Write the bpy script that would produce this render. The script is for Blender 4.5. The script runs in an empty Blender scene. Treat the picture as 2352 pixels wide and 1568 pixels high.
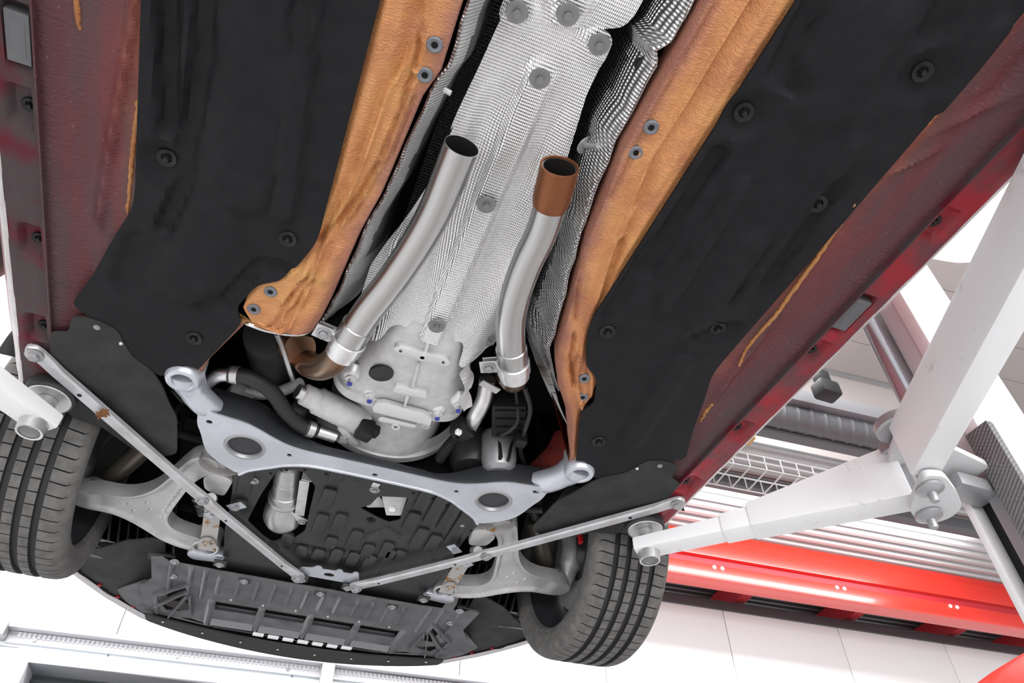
import bpy, bmesh, math, random
from mathutils import Vector, Matrix, noise
random.seed(7)
sc = bpy.context.scene
COL = sc.collection
PI = math.pi

# ------------------------------------------------------------------ camera
FPX = 1690.857
RM = ((0.92979807, -0.36804857, -0.0039755),
      (0.25996955, 0.66432837, -0.70077361),
      (0.26055976, 0.65054444, 0.71337265))      # car axes -> camera (right, down, forward)
CAMX, CAMZ = -0.24751, 1.0
ZF = 2.0908                                       # height of the car's flat underside
cam_data = bpy.data.cameras.new('camera')
cam_data.sensor_width = 36.0
cam_data.lens = FPX / 2352 * 36
cam_data.clip_start = 0.02
cam = bpy.data.objects.new('camera', cam_data)
COL.objects.link(cam)
AB = math.radians(-4.0)                           # the workshop stands 4 degrees off the car
rt, dn, fw = Vector(RM[0]), Vector(RM[1]), Vector(RM[2])
cm = Matrix((( rt.x, -dn.x, -fw.x, CAMX), (rt.y, -dn.y, -fw.y, 0.0), (rt.z, -dn.z, -fw.z, CAMZ), (0, 0, 0, 1)))
cam.matrix_world = cm
sc.camera = cam

# ------------------------------------------------------------------ world, lights, exposure
w = bpy.data.worlds.new('world'); sc.world = w; w.use_nodes = True
bg = w.node_tree.nodes['Background']
bg.inputs[0].default_value = (0.96, 0.98, 1.0, 1); bg.inputs[1].default_value = 1.15
def area(name, loc, rot, sx, sy, power, col=(1, 1, 1)):
    l = bpy.data.lights.new(name, 'AREA'); l.shape = 'RECTANGLE'; l.size = sx; l.size_y = sy; l.energy = power; l.color = col
    o = bpy.data.objects.new(name, l); COL.objects.link(o); o.location = loc; o.rotation_euler = rot
    return o
area('added_top_fill_a', (-2.6, 0.8, 5.75), (0, 0.25, 0), 1.2, 5.5, 800)  # added overhead fill without a fitting, brightens the floor for bounce
area('added_top_fill_b', (2.9, 0.8, 5.75), (0, -0.25, 0), 1.2, 5.5, 420)  # weaker overhead fill on the other side, likewise added
area('added_wall_fill', (1.2, 4.1, 4.33), (math.radians(62), 0, AB), 9, .2, 120)  # added strip without a fitting, whitens the front wall
area('added_rear_fill', (0.0, -5.5, 1.9), (math.radians(-90), 0, PI), 7, 3.6, 700)  # added fill panel behind the camera, no gate is built there
sc.view_settings.view_transform = 'Standard'
sc.view_settings.look = 'None'
sc.view_settings.exposure = 0.0
sc.view_settings.gamma = 1.0
sc.view_settings.use_curve_mapping = False

# ------------------------------------------------------------------ helpers
def K(px, py, h=0.0):
    """point of the photograph -> car x, y on the horizontal plane h above the underside"""
    a, b = (px - 1176) / FPX, (py - 784) / FPX
    d = [RM[0][i] * a + RM[1][i] * b + RM[2][i] for i in range(3)]
    t = (ZF - CAMZ + h) / d[2]
    return (CAMX + d[0] * t, d[1] * t)
def KL(pts, h=0.0): return [K(p[0], p[1], h) for p in pts]
def K3(px, py, h): a = K(px, py, h); return Vector((a[0], a[1], h))
def mirx(pts): return [(-p[0],) + tuple(p[1:]) for p in pts][::-1]
def chaikin(pts, n=2, closed=True):
    for _ in range(n):
        out = []
        m = len(pts)
        rng = range(m) if closed else range(m - 1)
        if not closed: out.append(tuple(pts[0]))
        for i in rng:
            a, b = pts[i], pts[(i + 1) % m]
            out.append(tuple(.75 * a[k] + .25 * b[k] for k in range(len(a))))
            out.append(tuple(.25 * a[k] + .75 * b[k] for k in range(len(a))))
        if not closed: out.append(tuple(pts[-1]))
        pts = out
    return pts
def rounded(pts, r, n=4):
    """round every corner of a closed polygon by at most r"""
    out = []; m = len(pts)
    for i in range(m):
        p0, p1, p2 = (Vector(pts[j % m][:2]) for j in (i - 1, i, i + 1))
        a, b = p0 - p1, p2 - p1
        k = min(r, a.length * .45, b.length * .45)
        A, B = p1 + a.normalized() * k, p1 + b.normalized() * k
        for j in range(n + 1):
            t = j / n
            q = A * (1 - t) ** 2 + p1 * 2 * t * (1 - t) + B * t * t
            out.append((q.x, q.y))
    return out
def sst(a, b, x):
    t = min(1, max(0, (x - a) / (b - a))); return t * t * (3 - 2 * t)
def lerp_tab(tab, x):
    if x <= tab[0][0]: return tab[0][1]
    for (a, va), (b, vb) in zip(tab, tab[1:]):
        if x <= b: return va + (vb - va) * (x - a) / (b - a)
    return tab[-1][1]
def seg_dist(x, y, x0, y0, x1, y1):
    dx, dy = x1 - x0, y1 - y0
    L = dx * dx + dy * dy
    t = 0 if L == 0 else min(1, max(0, ((x - x0) * dx + (y - y0) * dy) / L))
    return math.hypot(x - x0 - t * dx, y - y0 - t * dy)

class MB:
    def __init__(s): s.v = []; s.f = []
    def add(s, vs, fs):
        o = len(s.v); s.v += [tuple(v) for v in vs]; s.f += [tuple(i + o for i in f) for f in fs]; return s
    def box(s, c, size, M=None):
        c = Vector(c); hx, hy, hz = (q / 2 for q in size)
        vs = [Vector((x, y, z)) for x in (-hx, hx) for y in (-hy, hy) for z in (-hz, hz)]
        if M: vs = [M @ v for v in vs]
        return s.add([c + v for v in vs], [(0, 1, 3, 2), (4, 6, 7, 5), (0, 4, 5, 1), (2, 3, 7, 6), (0, 2, 6, 4), (1, 5, 7, 3)])
    def hexa(s, p):   # eight corners: bottom ring 0-3, top ring 4-7
        return s.add(p, [(3, 2, 1, 0), (4, 5, 6, 7), (0, 1, 5, 4), (1, 2, 6, 5), (2, 3, 7, 6), (3, 0, 4, 7)])
    def prism(s, pts, h0, h1):
        n = len(pts)
        f0 = h0 if callable(h0) else (lambda x, y: h0)
        f1 = h1 if callable(h1) else (lambda x, y: h1)
        vs = [(p[0], p[1], f0(p[0], p[1])) for p in pts] + [(p[0], p[1], f1(p[0], p[1])) for p in pts]
        return s.add(vs, [tuple(range(n))[::-1], tuple(range(n, 2 * n))] + [(i, (i + 1) % n, n + (i + 1) % n, n + i) for i in range(n)])
    def rings(s, rings, closed=True, cap0=False, cap1=False):
        n = len(rings[0]); vs = [p for r in rings for p in r]; fs = []
        for j in range(len(rings) - 1):
            for i in range(n if closed else n - 1):
                a, b = j * n + i, j * n + (i + 1) % n
                fs.append((a, b, b + n, a + n))
        if cap0: fs.append(tuple(range(n))[::-1])
        if cap1: fs.append(tuple(range((len(rings) - 1) * n, len(rings) * n)))
        return s.add(vs, fs)
    def tube(s, path, rad, seg=20, cap0=True, cap1=True, inner=None):
        path = [Vector(p) for p in path]; n = len(path)
        rad = rad if isinstance(rad, (list, tuple)) else [rad] * n
        rings = []; up = None
        for i in range(n):
            t = (path[min(i + 1, n - 1)] - path[max(i - 1, 0)]).normalized()
            if up is None:
                up = t.orthogonal().normalized()
            up = (up - t * up.dot(t)).normalized()
            bi = t.cross(up)
            rings.append([path[i] + (up * math.cos(2 * PI * k / seg) + bi * math.sin(2 * PI * k / seg)) * rad[i] for k in range(seg)])
        if inner:  # open pipe with a wall
            rin = []
            for i in range(n):
                rin.append([path[i] + (p - path[i]) * (1 - inner / rad[i]) for p in rings[i]])
            s.rings(rin[::-1] + rings + [rin[-1]])
            return s
        return s.rings(rings, True, cap0, cap1)
    def lathe(s, prof, M=None, seg=32, cap0=False, cap1=False):
        """profile of (radius, along) about local z; M a 4x4 frame"""
        M = M or Matrix()
        rings = [[M @ Vector((r * math.cos(2 * PI * k / seg), r * math.sin(2 * PI * k / seg), z)) for k in range(seg)] for r, z in prof]
        return s.rings(rings, True, cap0, cap1)
    def grid(s, rows):
        return s.rings(rows, False)
def spline(pts, n=8):
    """Catmull-Rom through 3D points"""
    P = [Vector(p) for p in pts]; P = [2 * P[0] - P[1]] + P + [2 * P[-1] - P[-2]]
    out = []
    for i in range(1, len(P) - 2):
        for k in range(n):
            t = k / n
            a, b, c, d = P[i - 1], P[i], P[i + 1], P[i + 2]
            out.append(.5 * (2 * b + (c - a) * t + (2 * a - 5 * b + 4 * c - d) * t * t + (3 * b - a - 3 * c + d) * t ** 3))
    out.append(P[-2].copy())
    return out
def frame(pos, axis, xref=None):
    z = Vector(axis).normalized()
    x = Vector(xref) if xref else z.orthogonal()
    x = (x - z * x.dot(z)).normalized(); y = z.cross(x)
    return Matrix(((x.x, y.x, z.x, pos[0]), (x.y, y.y, z.y, pos[1]), (x.z, y.z, z.z, pos[2]), (0, 0, 0, 1)))

def finish(bm, name, mat, parent, lift=True, sharp=35, bevel=0):
    if bevel:
        bmesh.ops.remove_doubles(bm, verts=bm.verts, dist=1e-5)
        es = [e for e in bm.edges if len(e.link_faces) == 2 and e.calc_face_angle(0) > 0.6]
        bmesh.ops.bevel(bm, geom=es, offset=bevel, segments=2, profile=.6, affect='EDGES', clamp_overlap=True)
    bmesh.ops.recalc_face_normals(bm, faces=bm.faces)
    if lift: bmesh.ops.translate(bm, verts=bm.verts, vec=(0, 0, ZF))
    a = math.radians(sharp)
    for f in bm.faces: f.smooth = True
    for e in bm.edges:
        if len(e.link_faces) == 2 and e.calc_face_angle(0) > a: e.smooth = False
    me = bpy.data.meshes.new(name); bm.to_mesh(me); bm.free()
    return link(name, me, mat, parent)
def link(name, me, mat, parent):
    if mat is not None and not me.materials: me.materials.append(mat)
    o = bpy.data.objects.new(name, me); COL.objects.link(o)
    if parent is not None:
        o.parent = parent
        o.matrix_parent_inverse = WORLD[parent.name].inverted()
    WORLD[o.name] = Matrix()
    return o
WORLD = {}
def build(name, mb, mat, parent=None, lift=True, sharp=35, bevel=0, label=None):
    bm = bmesh.new()
    vs = [bm.verts.new(v) for v in mb.v]
    for f in mb.f:
        try: bm.faces.new([vs[i] for i in f])
        except ValueError: pass
    o = finish(bm, name, mat, parent, lift, sharp, bevel)
    if label: o['label'] = label
    return o
def sheet(name, outline, hfn, step, thick, mat, parent=None, holes=(), sharp=30, label=None, lift=True):
    """a panel: outline cut into a grid, shaped by hfn(x, y), given thickness upwards"""
    bm = bmesh.new()
    edges = []
    for lp in [outline] + list(holes):
        vs = [bm.verts.new((p[0], p[1], 0)) for p in lp]
        edges += [bm.edges.new((vs[i], vs[(i + 1) % len(vs)])) for i in range(len(vs))]
    bmesh.ops.triangle_fill(bm, edges=edges, use_beauty=True)
    sx, sy = step if isinstance(step, tuple) else (step, step)
    xs = [p[0] for p in outline]; ys = [p[1] for p in outline]
    for lo, hi, st, ax in ((min(xs), max(xs), sx, 0), (min(ys), max(ys), sy, 1)):
        k = lo + st
        while k < hi:
            co = (k, 0, 0) if ax == 0 else (0, k, 0); no = (1, 0, 0) if ax == 0 else (0, 1, 0)
            bmesh.ops.bisect_plane(bm, geom=bm.verts[:] + bm.edges[:] + bm.faces[:], dist=1e-5, plane_co=co, plane_no=no)
            k += st
    for v in bm.verts: v.co.z = hfn(v.co.x, v.co.y)
    r = bmesh.ops.extrude_face_region(bm, geom=bm.faces[:])
    up = [g for g in r['geom'] if isinstance(g, bmesh.types.BMVert)]
    bmesh.ops.translate(bm, verts=up, vec=(0, 0, thick))
    o = finish(bm, name, mat, parent, lift, sharp)
    if label: o['label'] = label
    return o
def empty(name, loc, label, cat, group=None):
    o = bpy.data.objects.new(name, None); COL.objects.link(o); o.location = loc; o.empty_display_size = .1
    WORLD[o.name] = Matrix.Translation(loc)
    o['label'] = label; o['category'] = cat
    if group: o['group'] = group
    return o
def tag(o, label, cat, group=None):
    o['label'] = label; o['category'] = cat
    if group: o['group'] = group
    return o
def struct(o, label=None):
    o['kind'] = 'structure'
    if label: o['label'] = label
    return o
def inst(name, me, M, parent, label=None):
    """a copy that shares mesh data, at matrix M (car coordinates)"""
    o = bpy.data.objects.new(name, me); COL.objects.link(o)
    M = Matrix.Translation((0, 0, ZF)) @ M
    if parent is not None:
        o.parent = parent; o.matrix_parent_inverse = WORLD[parent.name].inverted()
    o.matrix_basis = M
    WORLD[o.name] = M
    if label: o['label'] = label
    return o
def meshdata(name, mb, mat, sharp=35, bevel=0):
    o = build(name, mb, mat, None, False, sharp, bevel); me = o.data
    bpy.data.objects.remove(o); return me

# ------------------------------------------------------------------ materials
def newmat(name):
    m = bpy.data.materials.new(name); m.use_nodes = True
    nt = m.node_tree; b = nt.nodes['Principled BSDF']
    return m, nt, b
def N(nt, t, **kw):
    n = nt.nodes.new(t)
    for k, v in kw.items():
        if k in n.inputs: n.inputs[k].default_value = v
        else: setattr(n, k, v)
    return n
def ramp(nt, src, stops):
    r = nt.nodes.new('ShaderNodeValToRGB'); cr = r.color_ramp
    while len(cr.elements) < len(stops): cr.elements.new(.5)
    for e, (p, c) in zip(cr.elements, stops):
        e.position = p; e.color = (*c, 1) if len(c) == 3 else c
    nt.links.new(src, r.inputs[0]); return r
def mat(name, col, rough=.5, metal=0., col2=None, vs=6., bump=0., bs=60., dist=.002, spec=.5, rvar=0., detail=4, coat=0., lo=.35, hi=.65, stretch=None):
    m, nt, b = newmat(name)
    b.inputs['Base Color'].default_value = (*col, 1); b.inputs['Roughness'].default_value = rough
    b.inputs['Metallic'].default_value = metal; b.inputs['Specular IOR Level'].default_value = spec
    if coat: b.inputs['Coat Weight'].default_value = coat; b.inputs['Coat Roughness'].default_value = .08
    tc = N(nt, 'ShaderNodeTexCoord'); vec = tc.outputs['Object']
    if stretch:
        mp = N(nt, 'ShaderNodeMapping'); mp.inputs['Scale'].default_value = stretch
        nt.links.new(vec, mp.inputs[0]); vec = mp.outputs[0]
    if col2 or rvar:
        n = N(nt, 'ShaderNodeTexNoise', Scale=vs, Detail=detail, Roughness=.6); nt.links.new(vec, n.inputs['Vector'])
        if col2:
            r = ramp(nt, n.outputs[0], [(lo, col), (hi, col2)]); nt.links.new(r.outputs[0], b.inputs['Base Color'])
        if rvar:
            mr = N(nt, 'ShaderNodeMapRange'); mr.inputs[1].default_value = .3; mr.inputs[2].default_value = .7
            mr.inputs[3].default_value = rough - rvar; mr.inputs[4].default_value = rough + rvar
            nt.links.new(n.outputs[0], mr.inputs[0]); nt.links.new(mr.outputs[0], b.inputs['Roughness'])
    if bump:
        n2 = N(nt, 'ShaderNodeTexNoise', Scale=bs, Detail=3); nt.links.new(vec, n2.inputs['Vector'])
        bp = N(nt, 'ShaderNodeBump', Strength=bump, Distance=dist); nt.links.new(n2.outputs[0], bp.inputs['Height'])
        nt.links.new(bp.outputs[0], b.inputs['Normal'])
    return m
def mathn(nt, op, a, b=None):
    n = nt.nodes.new('ShaderNodeMath'); n.operation = op
    for i, q in enumerate((a, b)):
        if q is None: continue
        if isinstance(q, (int, float)): n.inputs[i].default_value = q
        else: nt.links.new(q, n.inputs[i])
    return n.outputs[0]
def embossed(name, col, rough, pitch=.0062, strength=1.0):
    """aluminium sheet with rows of small pressed dimples"""
    m, nt, b = newmat(name)
    tc = N(nt, 'ShaderNodeTexCoord'); sp = N(nt, 'ShaderNodeSeparateXYZ'); nt.links.new(tc.outputs['Object'], sp.inputs[0])
    x = mathn(nt, 'ADD', sp.outputs[0], mathn(nt, 'MULTIPLY', sp.outputs[2], 0.8)); y = sp.outputs[1]
    k = 2 * PI / pitch
    u = mathn(nt, 'SINE', mathn(nt, 'MULTIPLY', mathn(nt, 'ADD', x, mathn(nt, 'MULTIPLY', y, .55)), k))
    v = mathn(nt, 'SINE', mathn(nt, 'MULTIPLY', mathn(nt, 'SUBTRACT', x, mathn(nt, 'MULTIPLY', y, .55)), k))
    hgt = mathn(nt, 'MULTIPLY', u, v)
    bp = N(nt, 'ShaderNodeBump', Strength=strength, Distance=.0018); nt.links.new(hgt, bp.inputs['Height'])
    nt.links.new(bp.outputs[0], b.inputs['Normal'])
    b.inputs['Base Color'].default_value = (*col, 1); b.inputs['Metallic'].default_value = 1.0; b.inputs['Roughness'].default_value = rough
    return m
def underseal(name, c0, c1, c2, bump=.9, rough=.55, edge=None):
    """sprayed seam sealer: rippled rows, colour drifting between three tones, overspray on the inner edge"""
    m, nt, b = newmat(name)
    tc = N(nt, 'ShaderNodeTexCoord')
    n1 = N(nt, 'ShaderNodeTexNoise', Scale=7., Detail=5., Roughness=.65); nt.links.new(tc.outputs['Object'], n1.inputs['Vector'])
    r = ramp(nt, n1.outputs[0], [(.3, c0), (.5, c1), (.72, c2)]); out = r.outputs[0]
    if edge:
        at = N(nt, 'ShaderNodeAttribute'); at.attribute_name = 'edge'
        nb = N(nt, 'ShaderNodeTexNoise', Scale=22., Detail=4.); nt.links.new(tc.outputs['Object'], nb.inputs['Vector'])
        dd = mathn(nt, 'ADD', at.outputs['Fac'], mathn(nt, 'MULTIPLY', mathn(nt, 'SUBTRACT', nb.outputs[0], .5), .03))
        er_ = ramp(nt, mathn(nt, 'MULTIPLY', dd, 10.), [(.04, (.8, .8, .8)), (.20, (.3, .3, .3)), (.34, (0, 0, 0))])
        mx = N(nt, 'ShaderNodeMixRGB'); nt.links.new(er_.outputs[0], mx.inputs[0]); nt.links.new(out, mx.inputs[1]); mx.inputs[2].default_value = (*edge, 1); out = mx.outputs[0]
    nt.links.new(out, b.inputs['Base Color'])
    mp = N(nt, 'ShaderNodeMapping'); mp.inputs['Scale'].default_value = (60, 170, 80); mp.inputs['Rotation'].default_value = (0, 0, .25)
    nt.links.new(tc.outputs['Object'], mp.inputs[0])
    n2 = N(nt, 'ShaderNodeTexNoise', Scale=1.9, Detail=3., Distortion=.6); nt.links.new(mp.outputs[0], n2.inputs['Vector'])
    bp = N(nt, 'ShaderNodeBump', Strength=bump, Distance=.0048); nt.links.new(n2.outputs[0], bp.inputs['Height'])
    nt.links.new(bp.outputs[0], b.inputs['Normal']); b.inputs['Roughness'].default_value = rough
    return m
M_ORANGE = underseal('orange_underseal', (.37, .135, .065), (.55, .235, .085), (.62, .32, .11), edge=(.26, .10, .085))
M_BEAD = underseal('orange_sealant', (.30, .10, .03), (.40, .17, .05), (.46, .22, .07), .6)
def floor_paint():
    """maroon overspray over orange sealer: orange near the tunnel and along the ridge, dusty maroon outside"""
    m, nt, b = newmat('maroon_underbody')
    tc = N(nt, 'ShaderNodeTexCoord'); sp = N(nt, 'ShaderNodeSeparateXYZ'); nt.links.new(tc.outputs['Object'], sp.inputs[0])
    ax = mathn(nt, 'ABSOLUTE', sp.outputs[0])
    n1 = N(nt, 'ShaderNodeTexNoise', Scale=9., Detail=6., Roughness=.65); nt.links.new(tc.outputs['Object'], n1.inputs['Vector'])
    wob = mathn(nt, 'MULTIPLY', mathn(nt, 'SUBTRACT', n1.outputs[0], .5), .09)
    axw = mathn(nt, 'ADD', ax, wob)
    r = ramp(nt, axw, [(.565, (.30, .10, .05)), (.60, (.21, .062, .045)), (.625, (.15, .038, .040)), (.68, (.115, .034, .038)), (.74, (.075, .030, .034))])
    n3 = N(nt, 'ShaderNodeTexNoise', Scale=130., Detail=2.); nt.links.new(tc.outputs['Object'], n3.inputs['Vector'])
    sp2 = ramp(nt, n3.outputs[0], [(.69, (0, 0, 0)), (.74, (1, 1, 1))])
    mp4 = N(nt, 'ShaderNodeMapping'); mp4.inputs['Scale'].default_value = (5.5, .9, 1); nt.links.new(tc.outputs['Object'], mp4.inputs[0])
    n4 = N(nt, 'ShaderNodeTexNoise', Scale=4., Detail=6.); nt.links.new(mp4.outputs[0], n4.inputs['Vector'])
    dust = ramp(nt, n4.outputs[0], [(.44, (0, 0, 0)), (.68, (.7, .7, .7))])
    mx = N(nt, 'ShaderNodeMixRGB'); nt.links.new(dust.outputs[0], mx.inputs[0]); nt.links.new(r.outputs[0], mx.inputs[1]); mx.inputs[2].default_value = (.065, .050, .053, 1)
    mx2 = N(nt, 'ShaderNodeMixRGB'); nt.links.new(mathn(nt, 'MULTIPLY', sp2.outputs[0], .35), mx2.inputs[0]); nt.links.new(mx.outputs[0], mx2.inputs[1]); mx2.inputs[2].default_value = (.22, .19, .19, 1)
    nt.links.new(mx2.outputs[0], b.inputs['Base Color'])
    mp = N(nt, 'ShaderNodeMapping'); mp.inputs['Scale'].default_value = (60, 150, 60); nt.links.new(tc.outputs['Object'], mp.inputs[0])
    n2 = N(nt, 'ShaderNodeTexNoise', Scale=1.3, Detail=3.); nt.links.new(mp.outputs[0], n2.inputs['Vector'])
    bp = N(nt, 'ShaderNodeBump', Strength=.9, Distance=.004); nt.links.new(n2.outputs[0], bp.inputs['Height'])
    nt.links.new(bp.outputs[0], b.inputs['Normal']); b.inputs['Roughness'].default_value = .55; b.inputs['Specular IOR Level'].default_value = .3
    return m
M_FLOOR = floor_paint()
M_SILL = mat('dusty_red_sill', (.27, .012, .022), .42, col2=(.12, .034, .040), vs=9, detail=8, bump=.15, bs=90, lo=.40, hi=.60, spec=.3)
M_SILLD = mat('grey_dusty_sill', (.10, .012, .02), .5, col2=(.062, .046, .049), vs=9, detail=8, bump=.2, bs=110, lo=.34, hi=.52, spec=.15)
M_RED = mat('red_body_paint', (.20, .008, .012), .35, coat=.3)
M_SILLGLEAM = mat('sill_edge_gleam', (.55, .54, .54), .4, col2=(.42, .38, .38), vs=14)  # pale grey paints the reflection along the rounded sill edge
M_FIBRE = mat('black_fibre_board', (.0068, .0070, .0084), .66, col2=(.0100, .0103, .0118), vs=30, bump=.25, bs=420, spec=.2)
M_FLAP = mat('dark_grey_fibre', (.022, .022, .023), .75, col2=(.036, .035, .035), vs=18, bump=.2, bs=300, spec=.3)
M_PLAST = mat('black_plastic', (.017, .017, .0185), .42, col2=(.024, .024, .026), vs=25, bump=.1, bs=300)
M_PLASTG = mat('grey_worn_plastic', (.075, .076, .082), .33, col2=(.12, .12, .127), vs=16, bump=.08, bs=200, rvar=.08)
M_RAMP = mat('smooth_grey_plastic', (.16, .165, .175), .3)
M_CLIP = mat('black_clip', (.010, .010, .011), .5, spec=.3)
M_CLIPG = mat('grey_clip', (.10, .10, .105), .4)
M_EMB = embossed('embossed_aluminium', (.88, .88, .88), .34, .0064, .62)
M_EMBD = embossed('embossed_shield', (.62, .62, .62), .33, .0066)
M_EMBSHADE = embossed('shaded_shield', (.20, .20, .205), .3, .0075)  # darker copy of the shield metal, paints the shade deep in the tunnel
M_ALU = mat('plain_aluminium', (.78, .78, .78), .33, 1., col2=(.66, .66, .67), vs=30, rvar=.06)
M_CAST = mat('cast_aluminium', (.50, .50, .495), .6, .3, col2=(.60, .60, .60), vs=40, bump=.35, bs=330, dist=.001)
M_CASTB = mat('machined_aluminium', (.66, .66, .66), .4, .5)
M_SUB = mat('silver_subframe', (.60, .62, .68), .36, .55, col2=(.50, .52, .57), vs=9, rvar=.05)
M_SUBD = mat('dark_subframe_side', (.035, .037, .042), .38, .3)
M_ARM = mat('forged_aluminium', (.56, .555, .55), .45, .45, col2=(.44, .44, .44), vs=12, bump=.2, bs=160)
M_STRUT = mat('galvanised_strut', (.56, .57, .60), .42, .5, col2=(.46, .45, .44), vs=20, bump=.1, bs=150)
M_STEEL = mat('stainless_pipe', (.45, .445, .44), .27, 1.)
M_ZINC = mat('zinc_steel', (.55, .55, .55), .4, .8)
M_PUMP = mat('brushed_pump_metal', (.50, .50, .50), .38, .8, col2=(.42, .42, .42), vs=30)
M_BOLT = mat('grey_bolt', (.36, .36, .37), .45, .7)
M_BLUE = mat('blue_paint_mark', (.03, .04, .30), .5)
M_COPPER = mat('heat_tinted_steel', (.25, .11, .055), .3, .85, col2=(.20, .15, .11), vs=14, rvar=.06)
M_BROWN = mat('brown_oxidised_steel', (.25, .085, .03), .4, .65, col2=(.18, .065, .028), vs=10, stretch=(8, 90, 8))
M_RUST = mat('rusty_zinc', (.42, .41, .40), .55, .5, col2=(.30, .15, .03), vs=26, lo=.57, hi=.66)
M_RUBBER = mat('black_rubber', (.014, .014, .015), .55, bump=.08, bs=200)
M_TYRE = mat('dusty_tyre_rubber', (.075, .073, .070), .75, col2=(.125, .12, .115), vs=40, detail=8, bump=.25, bs=260)
M_TYREG = mat('tyre_groove', (.022, .021, .021), .7)
M_RIM = mat('dark_rim', (.045, .046, .05), .35, .3)
M_RIMG = mat('grey_rim_spoke', (.34, .35, .39), .4, .4)
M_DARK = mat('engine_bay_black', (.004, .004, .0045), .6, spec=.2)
M_DARKR = mat('engine_bay_red', (.16, .018, .012), .25, col2=(.02, .008, .008), vs=9)
M_DARKG = mat('dark_metal', (.06, .06, .065), .4, .4)
M_BRONZE = mat('bronze_damper', (.16, .14, .11), .38, .6)
M_LIFT = mat('white_lift_paint', (.80, .80, .81), .38, col2=(.74, .74, .75), vs=5, rvar=.06)
M_LIFTW = mat('scuffed_white_paint', (.74, .74, .75), .42, col2=(.55, .54, .53), vs=16, lo=.62, hi=.72, detail=8)
M_CHROME = mat('chrome_rod', (.42, .44, .48), .22, .85)
M_LIFTG = mat('grey_lift_paint', (.55, .55, .56), .45)
M_WALL = mat('white_wall_panel', (.85, .875, .875), .5)
M_SEAM = mat('grey_panel_joint', (.42, .42, .43), .7)
M_CEIL = mat('warm_white_ceiling_board', (.40, .36, .35), .6)
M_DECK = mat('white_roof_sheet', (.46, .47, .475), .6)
M_DECKSHADE = mat('shaded_roof_sheet', (.07, .07, .073), .5)  # same roof sheet with the shade beyond the beam painted in
M_BEAM = mat('red_steel_paint', (.66, .03, .018), .28, coat=.3)
M_BEAMD = mat('dark_red_steel', (.42, .02, .03), .4)
M_DUCT = mat('grey_duct', (.075, .075, .082), .5, .0)
M_GREYM = mat('grey_metal', (.34, .34, .35), .4, .5)
M_FLOORC = mat('pale_epoxy_floor', (.46, .46, .465), .3, col2=(.42, .42, .42), vs=1.5)
M_GLASSD = mat('dark_glazing', (.055, .065, .065), .3)
M_RUBG = mat('grey_ribbed_rubber', (.16, .16, .165), .5)
def tex_rows(m, kx, ky, strength=.8, dist=.003):
    nt = m.node_tree; b = nt.nodes['Principled BSDF']
    tc = N(nt, 'ShaderNodeTexCoord'); sp = N(nt, 'ShaderNodeSeparateXYZ'); nt.links.new(tc.outputs['Object'], sp.inputs[0])
    a = mathn(nt, 'SINE', mathn(nt, 'MULTIPLY', mathn(nt, 'ADD', sp.outputs[0], sp.outputs[1]), kx)); c = mathn(nt, 'SINE', mathn(nt, 'MULTIPLY', sp.outputs[2], ky))
    bp = N(nt, 'ShaderNodeBump', Strength=strength, Distance=dist); nt.links.new(mathn(nt, 'MULTIPLY', a, c), bp.inputs['Height'])
    nt.links.new(bp.outputs[0], b.inputs['Normal'])
tex_rows(M_RUBG, 2 * PI / .016, 2 * PI / .012)
M_GLOW, _nt, _b = newmat('glowing_dome')
_b.inputs['Emission Color'].default_value = (1, 1, 1, 1); _b.inputs['Emission Strength'].default_value = 2.0

# ------------------------------------------------------------------ the workshop (its walls stand 4 degrees off the car)
AB = math.radians(-4.0)
def B(x, y, z): return (CAMX + x * math.cos(AB) - y * math.sin(AB), x * math.sin(AB) + y * math.cos(AB), z)
def bbox(mb, x0, x1, y0, y1, z0, z1):
    return mb.hexa([B(x0, y0, z0), B(x1, y0, z0), B(x1, y1, z0), B(x0, y1, z0), B(x0, y0, z1), B(x1, y0, z1), B(x1, y1, z1), B(x0, y1, z1)])
def bpart(name, dims, m, parent=None, bevel=0, **kw):
    return build(name, bbox(MB(), *dims), m, parent, False, bevel=bevel, **kw)
struct(bpart('floor', (-7, 9, -7, 9, -.1, 0), M_FLOORC), 'pale grey epoxy workshop floor')
WY = 5.6
wall = struct(bpart('wall_front', (-7, 9, WY + .04, WY + .1, 3.06, 4.08), M_SEAM), 'white panelled partition wall in front of the car')
struct(bpart('wall_front', (-7, -1.62, WY + .04, WY + .1, 0, 3.06), M_SEAM))
struct(bpart('wall_front', (2.08, 9, WY + .04, WY + .1, 0, 3.06), M_SEAM))
pan = [2.59 + 1.225 * k for k in range(-8, 6)]
for a, b in zip(pan, pan[1:]):
    a2, b2 = a + .004, b - .004
    lo = 0 if (b2 < -1.6 or a2 > 2.05) else 3.06
    if lo and a2 < -1.6: bpart('panel', (a2, -1.62, WY, WY + .04, .1, 3.06), M_WALL, wall)
    if lo and b2 > 2.05: bpart('panel', (2.08, b2, WY, WY + .04, .1, 3.06), M_WALL, wall)
    bpart('panel', (a2, b2, WY, WY + .04, lo + .005, 4.08), M_WALL, wall, bevel=.003)
struct(bpart('trim_1', (-7, 9, WY - .02, WY + .12, 4.08, 4.165), M_DUCT), 'dark grey header strip along the top of the partition wall')
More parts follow.
